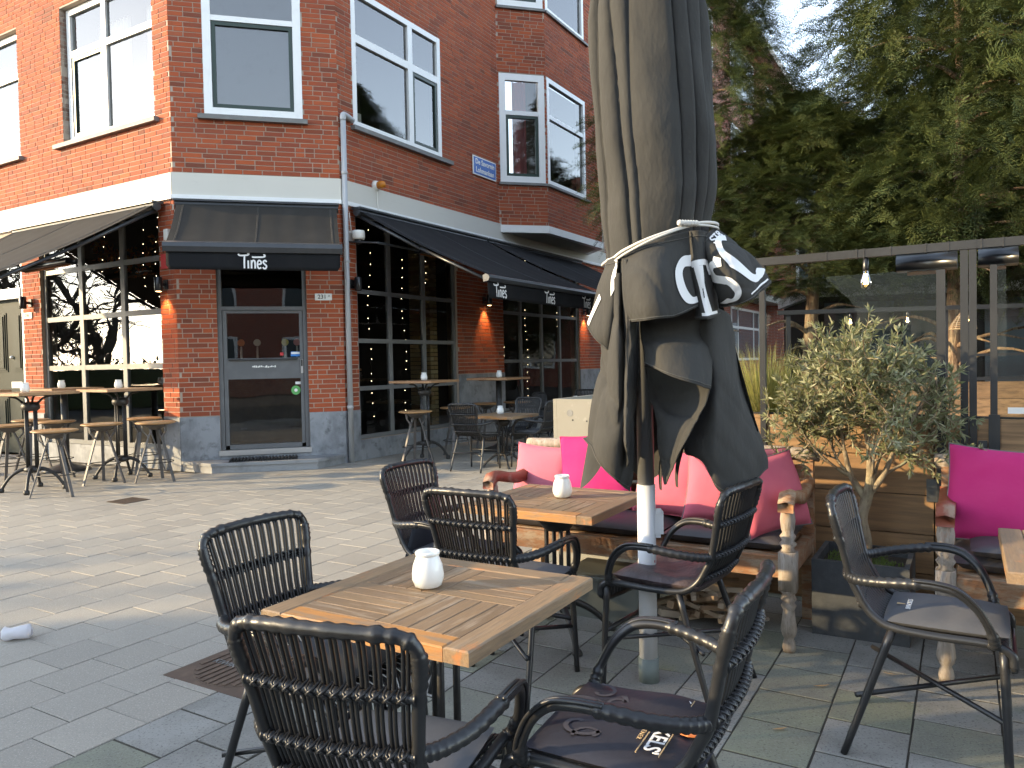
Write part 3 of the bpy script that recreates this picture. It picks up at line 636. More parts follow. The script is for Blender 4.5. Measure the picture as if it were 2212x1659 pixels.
# ------------------------------------------------------------------ the rest of the street front, running on behind the trees
row = thing('terraced_houses', 'row of brick houses with white windows and doors, seen past the umbrella and the trees', 'building', tuple(fp(FC, 9.0, 0)))
OFF = fp(FC, 9.0, 0)
W['far_brick'] = brick_tex_mat('far_brick', tuple(UC))
def rpart(mb, name, m, parent=None): mb.off = OFF; return mb.build(name, m, parent or row)
b = MB(); fquad(b, FC, 9.0, 75, 0, 14, -.012); b.add([fp(FC, 75, 0), fp(FC, 75, 0, -9), fp(FC, 75, 14, -9), fp(FC, 75, 14)], [(0, 1, 2, 3)]); rpart(b, 'wall', W['far_brick'])
def far_win(u0, u1, z0, z1, cols, rows, fw=.09):
    b = MB(); fbox(b, FC, u0, u1, z0, z0 + fw, -.05, .03); fbox(b, FC, u0, u1, z1 - fw, z1, -.05, .03); fbox(b, FC, u0, u0 + fw, z0 + fw, z1 - fw, -.05, .028); fbox(b, FC, u1 - fw, u1, z0 + fw, z1 - fw, -.05, .028)
    for c in cols: fbox(b, FC, c - fw / 2, c + fw / 2, z0 + fw, z1 - fw, -.05, .02)
    for r in rows: fbox(b, FC, u0 + fw, u1 - fw, r - fw / 2, r + fw / 2, -.05, .015)
    w = rpart(b, 'window', W['white']); g_ = MB(); fquad(g_, FC, u0 + fw, u1 - fw, z0 + fw, z1 - fw, .004); rpart(g_, 'pane', W['far_glass'], w)
for base in (10.0, 20.4, 30.9, 41.5, 52, 62.5):
    far_win(base, base + 4.5, 1.25, 3.25, [base + 1.0, base + 3.5], [2.5])
    for k, du in enumerate((5.6, 7.4)):
        b = MB(); fbox(b, FC, base + du, base + du + 1.2, .1, 3.2, -.03, .03); fr = rpart(b, 'door_frame', W['white'])
        b = MB(); fbox(b, FC, base + du + .12, base + du + 1.08, .1, 2.4, .0, .036); rpart(b, 'door', mat('far_door_%d%d' % (int(base), k), ((.10, .03, .025), (.32, .17, .08))[k], .5), fr)
        b = MB(); fquad(b, FC, base + du + .12, base + du + 1.08, 2.5, 3.1, .034); rpart(b, 'pane', W['far_glass'], fr)
    for zz in (4.9, 8.1, 11.2):
        far_win(base + .3, base + 3.9, zz, zz + 1.9, [base + 1.2, base + 3.0], [zz + 1.3]); far_win(base + 6.2, base + 8.4, zz, zz + 1.9, [base + 7.3], [zz + 1.3])
b = MB(); fbox(b, FC, 14.0, 70, 3.55, 3.80, -.02, .75); rpart(b, 'canopy', W['roof_gutter'])
b = MB(); fbox(b, FC, 9.0, 75, 13.75, 14.05, -.3, .6); rpart(b, 'gutter', W['roof_gutter'])
b = MB(); b.add([fp(FC, 9, 14.05, .6), fp(FC, 75, 14.05, .6), fp(FC, 75, 17, -5), fp(FC, 9, 17, -5)], [(0, 1, 2, 3)]); rpart(b, 'roof', mat('roof_tile', (.12, .05, .035), .8))
# houses across the street, behind the camera (mirrored in the panes)
OFF = np.array([4.0, -17.0, 0]); row = thing('opposite_house', 'brick house across the street behind the viewpoint, mirrored in the cafe door', 'building', tuple(OFF))
W['opp_brick'] = brick_tex_mat('opposite_brick', (1, 0, 0))
FO = dict(o=np.array([-9.0, -17.0, 0]), u=np.array([1.0, 0, 0]), n=np.array([0, 1.0, 0]))
b = MB(); fbox(b, FO, 0, 28, 0, 9.5, -8, 0); rpart(b, 'wall', W['opp_brick'])
for u in range(5):
    for zz in (1.0, 4.0, 6.8):
        b = MB(); u0 = 1.2 + u * 5.4; fbox(b, FO, u0, u0 + 3.2, zz, zz + 1.8, -.05, .03); w = rpart(b, 'window', W['white'])
        for k in range(3):
            b = MB(); fquad(b, FO, u0 + .12 + k * 1.02, u0 + 1.02 + k * 1.02, zz + .12, zz + 1.68, .034); rpart(b, 'pane', W['far_glass'], w)
b = MB(); b.add([(-9.3, -16.6, 9.5), (19.3, -16.6, 9.5), (19.3, -21, 12.6), (-9.3, -21, 12.6)], [(0, 1, 2, 3)]); rpart(b, 'roof', mat('roof_tile_b', (.15, .055, .035), .8))
# ------------------------------------------------------------------ lettering helpers
def text_mesh(s, size, extrude=.001, bold=0.0, align='CENTER', shear=0, spacing=1.0):
    cu = bpy.data.curves.new('lettering', 'FONT'); cu.body = s; cu.size = size; cu.extrude = extrude; cu.offset = bold; cu.align_x = align; cu.align_y = 'CENTER'; cu.shear = shear; cu.space_character = spacing; cu.resolution_u = 4
    o = bpy.data.objects.new('lettering_source', cu); COL.objects.link(o)
    dg = bpy.context.evaluated_depsgraph_get(); me = bpy.data.meshes.new_from_object(o.evaluated_get(dg))
    bpy.data.objects.remove(o); bpy.data.curves.remove(cu); me.name = 'lettering'; me.materials.clear(); return me
def frame_matrix(o, x, y, n):
    x, y, n = Vector(x), Vector(y), Vector(n); return Matrix(((x.x, y.x, n.x, o[0]), (x.y, y.y, n.y, o[1]), (x.z, y.z, n.z, o[2]), (0, 0, 0, 1)))
def put_text(s, size, m, parent, off, pos, x, y, n, **kw):
    me = text_mesh(s, size, **kw); me.transform(frame_matrix(np.asarray(pos) - np.asarray(off), x, y, n)); return link('lettering', me, m, parent)
GLY = {
 'T': ([[(.40, 0), (.40, .45), (.42, .93)], [(.0, 1.06), (.05, .96), (.2, .93), (.42, .95), (.62, .97), (.72, 1.04), (.68, 1.13), (.6, 1.1)]], .62),
 'i': ([[(.05, 0), (.05, .58)]], .24),
 'n': ([[(.03, 0), (.04, .6)], [(.04, .42), (.14, .58), (.25, .55), (.28, .35), (.28, 0)]], .42),
 'e': ([[(.04, .30), (.27, .35), (.27, .5), (.15, .6), (.04, .45), (.03, .18), (.12, .01), (.28, .08)]], .40),
 's': ([[(.27, .5), (.15, .6), (.03, .48), (.12, .33), (.25, .2), (.2, .03), (.08, 0), (.0, .1)]], .36),
 '~': ([[(-1.08, .88), (-1.02, .82), (-.7, .83), (-.35, .84), (-.2, .9), (-.24, 1.0), (-.3, .97)]], 0),
 'S': ([[(.62, .80), (.60, .95), (.36, 1.0), (.10, .92), (.06, .70), (.30, .55), (.58, .42), (.66, .22), (.45, .02), (.18, .02), (.04, .16), (.03, .26)]], .8),
 'C': ([[(.66, .78), (.56, .98), (.30, 1.0), (.08, .82), (.04, .5), (.08, .18), (.30, 0), (.56, .03), (.66, .22)]], .8),
 'I': ([[(.15, 0), (.15, 1.0)], [(0, .02), (.3, .02)], [(0, .98), (.3, .98)]], .42),
 'U': ([[(.55, 1.0), (.2, .97), (.05, .8), (.05, .5), (.05, .22), (.2, .03), (.55, .0)]], .7),
 'R': ([[(.1, 0), (.1, 1)], [(.1, .97), (.4, .97), (.52, .76), (.4, .53), (.1, .53)], [(.3, .53), (.56, 0)]], .68),
 't': ([[(.3, 0), (.3, .97)], [(0, .97), (.6, .97)]], .66),
 'b': ([[(.1, 0), (.1, 1)], [(.1, .97), (.4, .95), (.45, .75), (.35, .55), (.1, .53)], [(.35, .55), (.52, .3), (.4, .03), (.1, .02)]], .66),
 'l': ([[(0, 0), (1, 0)]], 1.0),
}
def ribbon(mb, P, w, f, n=26):
    """flat stroke along P (2D), mapped to space by f(x,y)"""
    P = catmull(np.array(P, float), n if len(P) > 2 else 8); T = np.gradient(P, axis=0); T /= np.maximum(np.linalg.norm(T, axis=1), 1e-9)[:, None]; N = np.stack([-T[:, 1], T[:, 0]], 1)
    k = 5; G = [[f(*(p + nn * w * (j / (k - 1) - .5))) for j in range(k)] for p, nn in zip(P, N)]; mb.grid(G)
def strokes(mb, word, w, f, x0=0.0, y0=0.0, s=1.0):
    x = x0
    for ch in word:
        if ch == ' ': x += .3 * s; continue
        st, adv = GLY[ch]
        for P in st: ribbon(mb, [(x + px * s, y0 + py * s) for px, py in P], w * s, f)
        x += adv * s
    return x

# ------------------------------------------------------------------ awnings
def awning(F_, u0, u1, zw, pr, zf, label, logos, cloth='awning', arms=(0, 1), bar=.13, val=.20):
    o = fp(F_, (u0 + u1) / 2, 0, .0); OFFW = o; rt = thing('awning', label, 'awning', tuple(o), group='cafe awnings')
    def P_(mb, name, m, parent=None, smooth=False): mb.off = OFFW; return mb.build(name, m, parent or rt, smooth)
    b = MB(); b.tube([fp(F_, u0 - .02, zw, .12), fp(F_, u1 + .02, zw, .12)], .06, 12); fbox(b, F_, u0 - .03, u1 + .03, zw + .035, zw + .062, .03, .20); P_(b, 'roller', W['anthracite'])
    n = 25; G = []
    for i in range(13):
        t = i / 12; d = .14 + (pr - .14) * t; zz = zw + .02 + (zf + .055 - zw - .02) * t - .05 * math.sin(math.pi * t)
        G.append([fp(F_, u0 + (u1 - u0) * j / (n - 1), zz + .004 * math.sin(j * 1.9), d) for j in range(n)])
    b = MB(); b.grid(G); cl = P_(b, 'cloth', W[cloth], None, True)
    b = MB()
    for j in (1, n // 2, n - 2):
        for dj in (-.006, .006): b.tube([fp(F_, u0 + (u1 - u0) * j / (n - 1) + dj, 0, 0) * [1, 1, 0] + np.array([0, 0, G[i][j][2] + .004]) + F_['n'] * np.dot(G[i][j] - fp(F_, 0, 0), F_['n']) for i in range(13)], .0018, 4)
    P_(b, 'seam', mat('awning_seam', (.09, .088, .082), .9) if cloth == 'awning_grey' else W['anthracite'], cl)
    fb = MB(); V = []; prof = [(pr - .02, zf - bar / 2), (pr + .05, zf - bar / 2 + .01), (pr + .07, zf), (pr + .055, zf + bar / 2 - .02), (pr + .01, zf + bar / 2), (pr - .03, zf + bar / 2 - .02)]
    for u in (u0 - .03, u1 + .03): V += [fp(F_, u, z_, d) for d, z_ in prof]
    k = len(prof); fb.add(V, [tuple(range(k)), tuple(range(2 * k - 1, k - 1, -1))] + [(i, (i + 1) % k, (i + 1) % k + k, i + k) for i in range(k)]); P_(fb, 'front_bar', W['anthracite'])
    zt = zf - bar / 2 + .006; zb = zt - val; dv = pr + .02
    wv = lambda u, z_: dv + .012 * math.sin(u * 3.1) * (zt - z_) / val
    b = MB(); NU = 40; G = []
    for z_ in np.linspace(zt, zb, 5):
        rr = .035 * max(0, 1 - (z_ - zb) / .04); G.append([fp(F_, u, z_, wv(u, z_)) for u in np.linspace(u0 + rr, u1 - rr, NU)])
    b.grid(G); v = P_(b, 'valance', W['awning'], None, True)
    md = v.modifiers.new('thickness', 'SOLIDIFY'); md.thickness = .004; md.offset = -1
    b = MB()
    sgn = 1 if F_ is not FA else -1
    for (uc, hgt) in logos:
        y0 = (zt + zb) / 2 - hgt * .5; f = lambda x, y: fp(F_, uc + sgn * (x - hgt * 1.05), y0 + y, wv(uc + sgn * (x - hgt * 1.05), y0 + y) + .006)
        strokes(b, 'Tines~', .115, f, 0, 0, hgt)
    if logos: P_(b, 'lettering', W['print_white'], v)
    for a in arms:
        ua = u0 + .06 if a == 0 else u1 - .06; um = ua + (.0 if a == 0 else -.0)
        b = MB(); e = fp(F_, ua, (zw + zf) / 2 - .06, pr * .52); b.tube([fp(F_, ua, zw - .05, .10), e], .024, 8); b.tube([e, fp(F_, ua, zf - .01, pr - .03)], .020, 8); P_(b, 'arm', W['anthracite'], None, True)
    return rt
awning(FA, .185, 3.60, 3.46, 2.2, 2.30, 'long dark awning over the left terrace, seen from below', [(.7, .17), (1.9, .17), (3.1, .17)], 'awning_grey')
aw = awning(FB, .06, 2.06, 3.455, 1.0, 2.78, 'small grey awning over the corner door with one cafe name', [(1.04, .165)], 'awning_grey', bar=.14, val=.205)
awning(FC, .20, 3.44, 3.46, 2.2, 2.40, 'black awning over the right terrace with the cafe name on its valance', [(.50, .155), (1.88, .155), (3.12, .155)], bar=.10, val=.21)
awning(FC, 3.56, 7.3, 3.46, 2.25, 2.42, 'second black awning behind the umbrella, farther along the street front', [(4.4, .155), (5.6, .155)], bar=.10, val=.21)

# ------------------------------------------------------------------ fittings on the wall
def wall_lamp(F_, u, z, label, lit=True):
    o = fp(F_, u, z, 0); rt = thing('wall_lamp', label, 'lamp', tuple(o), group='cylinder wall lamps')
    b = MB(); b.off = o; c = fp(F_, u, 0, .115); b.lathe([(.047, z - .095), (.05, z - .09), (.05, z + .085), (.046, z + .09)], 18, (c[0], c[1])); b.build('lamp_shade', W['skin_dark'], rt, True)
    b = MB(); b.off = o; b.tube([fp(F_, u, z, .0), fp(F_, u, z, .08)], .02, 10); fbox(b, F_, u - .045, u + .045, z - .06, z + .06, .0, .016); b.build('bracket', W['skin_dark'], rt)
    if lit:
        b = MB(); b.off = o; b.lathe([(.036, z - .0965), (.001, z - .0970)], 14, (c[0], c[1]), cap=False); b.build('glow_disc', W['lamp_glow'], rt)
        l = bpy.data.lights.new('lamp_light', 'SPOT'); l.energy = 9; l.color = (1, .55, .2); l.spot_size = R(75); l.spot_blend = .8; l.shadow_soft_size = .03
        lo = bpy.data.objects.new('lamp_light', l); COL.objects.link(lo); lo.parent = rt; lo.location = tuple(c + ZV * (z - .105) - o)
        d = (-F_['n'] * .35 - ZV); lo.rotation_euler = Vector(d).to_track_quat('-Z', 'Y').to_euler()
wall_lamp(FA, .20, 2.45, 'black cylinder lamp beside the red sticker on the corner pier, lit')
wall_lamp(FC, 3.60, 2.45, 'black cylinder lamp throwing an orange glow between the two right-hand cafe windows')
wall_lamp(FC, .19, 2.47, 'unlit black cylinder lamp next to the grey downpipe', False)
wall_lamp(FA, 3.52, 2.40, 'black cylinder lamp above the number plate beside the green front door', False)
wall_lamp(FC, 7.75, 2.45, 'black cylinder lamp half hidden behind the umbrella, past the last cafe window')
# street name sign
o = fp(FC, 3.68, 4.79, .03); rt = thing('street_sign', 'blue enamel street sign with white lettering by the bay window', 'sign', tuple(o))
b = MB(); b.off = o; fbox(b, FC, 3.305, 4.06, 4.625, 4.95, .012, .028); b.build('border', W['enamel'], rt)
b = MB(); b.off = o; fbox(b, FC, 3.325, 4.04, 4.645, 4.93, .02, .032); b.build('plate', W['street_blue'], rt)
put_text('De Savornin', .125, W['enamel'], rt, o, fp(FC, 3.68, 4.855, .035), UC, ZV, NC, bold=.0025)
put_text('Lohmanlaan', .125, W['enamel'], rt, o, fp(FC, 3.68, 4.715, .035), UC, ZV, NC, bold=.0025)
# number plates
for F_, u, z, s, lab, x in ((FB, 1.86, 2.28, '231', 'white enamel number plate 231A right of the cafe door', UB), (FA, 3.59, 2.21, '231', 'small white enamel number plate on the pier by the green door', -UA)):
    o = fp(F_, u, z, .0); rt = thing('number_plate', lab, 'number plate', tuple(o), group='house number plates')
    b = MB(); b.off = o; fbox(b, F_, u - .112, u + .112, z - .046, z + .046, 0, .014); b.build('plate', W['enamel'], rt)
    put_text(s, .078, W['black_ink'], rt, o, fp(F_, u, z, .017) - x * .018, x, ZV, F_['n'], bold=.001); put_text('A' if F_ is FB else 'b', .042, W['black_ink'], rt, o, fp(F_, u, z + .014, .017) + x * .075, x, ZV, F_['n'])
    b = MB(); b.off = o
    for a in (-1, 1):
        for c in (-1, 1): fbox(b, F_, u + a * .1 - .004, u + a * .1 + .004, z + c * .036 - .004, z + c * .036 + .004, .0142, .0165)
    b.build('screw', W['alu'], rt)
# downpipe
o = fp(FC, .03, 0, .06); rt = thing('downpipe', 'grey zinc downpipe at the right edge of the entrance corner', 'pipe', tuple(o))
b = MB(); b.off = o; b.tube([o, o + ZV * 4.70], .038, 12); b.build('pipe', W['zinc'], rt, True)
b = MB(); b.off = o; b.tube([o + ZV * 4.68, o + ZV * 4.74, o + ZV * 4.76 + UC * .04, o + ZV * 4.745 + UC * .24 - NC * .05], .042, 12, smooth=14); b.build('elbow', W['zinc'], rt, True)
for z_ in (.75, 2.75, 3.95):
    b = MB(); b.off = o; b.lathe([(.043, z_), (.046, z_ + .01), (.046, z_ + .03), (.043, z_ + .04)], 12, (o[0], o[1])); b.build('pipe_clamp', W['zinc'], rt)
# amber beacon and siren
o = fp(FC, .73, 3.92, 0); rt = thing('beacon', 'small amber beacon lamp on the white band', 'lamp', tuple(o))
b = MB(); b.off = o; b.tube([fp(FC, .73, 3.93, .0), fp(FC, .73, 3.93, .02), fp(FC, .73, 3.93, .07)], [.075, .075, .06], 14); b.build('base', W['cream_plastic'], rt, True)
b = MB(); b.off = o; b.tube([fp(FC, .73, 3.93, .07), fp(FC, .73, 3.93, .12), fp(FC, .73, 3.93, .17), fp(FC, .73, 3.93, .185)], [.055, .055, .045, .02], 14); b.build('lens', W['amber'], rt, True)
b = MB(); b.off = o; b.tube([fp(FC, .73, 3.86, .035), fp(FC, .735, 3.70, .035), fp(FC, .73, 3.55, .05)], .008, 6); b.build('cable', W['cream_plastic'], rt)
o = fp(FC, .17, 3.13, 0); rt = thing('security_camera', 'cream dome security camera hanging above the right cafe window pier', 'camera', tuple(o))
c = fp(FC, .17, 0, .16); b = MB(); b.off = o; b.lathe([(.02, 3.20), (.085, 3.19), (.09, 3.15), (.09, 3.10), (.08, 3.07)], 18, (c[0], c[1])); b.build('housing', W['cream_plastic'], rt, True)
b = MB(); b.off = o; b.lathe([(.06, 3.07), (.055, 3.04), (.035, 3.01), (.005, 3.0)], 14, (c[0], c[1])); b.build('dome', W['skin_dark'], rt, True)
b = MB(); b.off = o; fbox(b, FC, .13, .21, 3.06, 3.20, 0, .03); fbox(b, FC, .15, .19, 3.17, 3.20, .03, .10); b.build('bracket', W['cream_plastic'], rt)
b = MB(); b.off = o; b.tube([fp(FC, .15, 3.45, .02), fp(FC, .13, 3.34, .05), fp(FC, .17, 3.21, .03)], .006, 6, smooth=10); b.build('cable', W['cream_plastic'], rt)
tag(MB().add(*(lambda b: (np.vstack(b.v), b.f))(fbox(MB(), FA, .10, .27, 2.66, 2.85, .014, .02))).build('wall_sticker', W['red_paper']), 'torn red sticker on the brick pier above the lamp', 'sticker')
b = MB(); fbox(b, FA, .05, .14, 3.02, 3.16, .012, .06); tag(b.build('junction_box', W['cream_plastic']), 'small white junction box beneath the left awning', 'box')
# patio heaters under the awnings
def heater(p0, p1, label):
    p0, p1 = np.array(p0), np.array(p1); o = (p0 + p1) / 2; rt = thing('patio_heater', label, 'heater', tuple(o), group='bar heaters')
    ax = (p1 - p0) / np.linalg.norm(p1 - p0); sd = np.cross(ax, ZV); b = MB(); b.off = o; k = 14; V = []
    pr = [(math.cos(a) * .085, math.sin(a) * .06) for a in np.linspace(0, 2 * math.pi, k, endpoint=False)]
    for q in (p0, p1): V += [q + sd * x + ZV * max(z_, -.03) for x, z_ in pr]
    b.add(V, [tuple(range(k)), tuple(range(2 * k - 1, k - 1, -1))] + [(i, (i + 1) % k, (i + 1) % k + k, i + k) for i in range(k)]); b.build('housing', W['skin_dark'], rt, True)
    b = MB(); b.off = o; b.tube([p0 + ax * .05 - ZV * .035, p1 - ax * .05 - ZV * .035], .016, 8); b.build('element', W['copper'], rt)
heater(fp(FA, 1.4, 2.80, .55), fp(FA, 2.6, 2.78, .55), 'black bar heater with copper element in front of the left cafe window')
heater(fp(FC, .95, 2.96, .6), fp(FC, 2.1, 2.96, .6), 'black bar heater under the right awning')
b = MB(); b.tube([fp(FC, .10, 2.98, .55), fp(FC, .95, 2.97, .6)], .018, 6); b.tube([fp(FC, .12, 3.05, .0), fp(FC, .10, 2.98, .55)], .012, 6); tag(b.build('heater_bracket', W['anthracite']), 'dark steel arm holding the bar heater under the right awning', 'bracket')
# doorstep and mat
o = fp(FB, 1.05, 0, .35); rt = thing('doorstep', 'low stone doorstep with cut corner in front of the cafe door', 'step', tuple(o))
pts = [fp(FB, .02, 0, .012), fp(FB, .42, 0, .42), fp(FB, 1.72, 0, .50), fp(FB, 2.08, 0, .03)]
b = MB(); b.off = o; b.prism([(p[0], p[1]) for p in pts], 0, .09); b.build('riser', W['step'], rt)
pts2 = [fp(FB, .0, 0, .013), fp(FB, .41, 0, .44), fp(FB, 1.73, 0, .52), fp(FB, 2.10, 0, .031)]
b = MB(); b.off = o; b.prism([(p[0], p[1]) for p in pts2], .0905, .13); b.build('tread', W['step'], rt)
o = fp(FB, 1.05, .131, .26); rt = thing('door_mat', 'black slatted rubber mat lying on the doorstep', 'mat', tuple(o))
b = MB(); b.off = o; fbox(b, FB, .62, 1.47, .132, .138, .08, .40); b.build('backing', W['rubber'], rt)
for k in range(20):
    b = MB(); b.off = o; u = .63 + k * .0425; fbox(b, FB, u, u + .024, .138, .158, .085, .395); b.build('mat_slat', W['rubber'], rt)

# ------------------------------------------------------------------ light strands and bar inside
def strand(F_, u, z0, z1, d, label):
    o = fp(F_, u, z0, d); rt = thing('light_strand', label, 'string lights', tuple(o), group='light strands hanging inside the cafe windows')
    ph = random.random() * 6; q = lambda z_: fp(F_, u + .03 * math.sin(z_ * 2.4 + ph), z_, d + .02 * math.sin(z_ * 5))
    b = MB(); b.off = o; b.tube([q(z_) for z_ in np.linspace(z0, z1, 16)], .0010, 4); b.build('wire', W['black_ink'], rt)
    b = MB(); b.off = o
    for z_ in np.arange(z0 + .05, z1, .16):
        p = q(z_ + random.uniform(-.03, .03)); r_ = .0055; b.add([p + [r_, 0, 0], p - [r_, 0, 0], p + [0, r_, 0], p - [0, r_, 0], p + [0, 0, r_], p - [0, 0, r_]], [(0, 2, 4), (2, 1, 4), (1, 3, 4), (3, 0, 4), (2, 0, 5), (1, 2, 5), (3, 1, 5), (0, 3, 5)])
    tag(b.build('lights', W['led'], rt), kind='stuff')
for i, u in enumerate((.5, .83, 1.28, 1.62, 2.18)): strand(FC, u, .55, 3.45, -.24, '%s warm fairy-light strand inside the cafe window right of the downpipe' % ('first', 'second', 'third', 'fourth', 'fifth')[i])
for i, u in enumerate((4.6, 5.3, 5.55, 6.2, 6.95)): strand(FC, u, .6, 3.45, -.24, '%s warm fairy-light strand inside the far right cafe window' % ('first', 'second', 'third', 'fourth', 'fifth')[i])
for i, u in enumerate((.45, .72, 1.05, 1.55, 2.0)): strand(FA, u, 1.95, 3.45, -.25, '%s warm fairy-light strand inside the left cafe window' % ('first', 'second', 'third', 'fourth', 'fifth')[i])
o = fp(FB, 1.05, .17, -1.9); rt = thing('bar_counter', 'dark bar counter inside behind the glazed door', 'counter', tuple(o)); b = MB(); b.off = o; fbox(b, FB, -.2, 2.4, .17, 1.25, -2.3, -1.75); b.build('front', W['room_floor'], rt); b = MB(); b.off = o; fbox(b, FB, -.25, 2.45, 1.252, 1.29, -2.35, -1.7); b.build('top', W['bar_top'], rt)
for k, (u, cc) in enumerate(((.62, (.7, .25, .1)), (.86, (.8, .8, .78)), (1.28, (.75, .6, .12)), (1.46, (.75, .3, .3)), (1.62, (.3, .5, .35)))):
    o = fp(FB, u, 1.29, -1.9); rt = thing('beer_tap', ('beer tap with orange badge', 'beer tap with white badge', 'beer tap with yellow badge', 'beer tap with pink badge', 'beer tap with green badge')[k] + ' behind the door glass', 'beer tap', tuple(o), group='beer taps on the bar')
    b = MB(); b.off = o; b.tube([o, o + ZV * .38], [.022, .014], 8); b.tube([o + ZV * .33, o + ZV * .33 + NB * .09, o + ZV * .27 + NB * .11], .01, 6); b.build('column', W['alu'], rt)
    b = MB(); b.off = o; q = o + ZV * .44 + NB * .03; a = np.arange(16) * math.pi / 8; b.add([q + UB * .055 * math.cos(x) + ZV * .055 * math.sin(x) for x in a] + [q + NB * -.01 + UB * .055 * math.cos(x) + ZV * .055 * math.sin(x) for x in a], [tuple(range(16)), tuple(range(31, 15, -1))] + [(i, (i + 1) % 16, (i + 1) % 16 + 16, i + 16) for i in range(16)]); b.build('badge', mat('badge_%d' % k, cc, .4), rt)
# autumn garland inside the left window
o = fp(FA, 1.3, 3.0, -.35); V = []; Q = []
for k in range(420):
    t = random.random(); c = fp(FA, .5 + 1.9 * t + random.gauss(0, .06), 3.25 - .35 * math.sin(math.pi * t) + random.gauss(0, .09), -.38 + random.gauss(0, .05)) - o; a = rng.normal(size=3); a /= np.linalg.norm(a); e = np.cross(a, rng.normal(size=3)); e /= np.linalg.norm(e); s_ = random.uniform(.025, .05); n0 = len(V)
    V += [c - a * s_, c + e * s_ * .6, c + a * s_, c - e * s_ * .6]; Q.append((n0, n0 + 1, n0 + 2, n0 + 3))
go = link('leaf_garland', bigmesh('leaf_garland', V, Q), W['orange_leaf']); go.location = tuple(o); tag(go, 'garland of orange autumn leaves inside the left cafe window', 'garland')
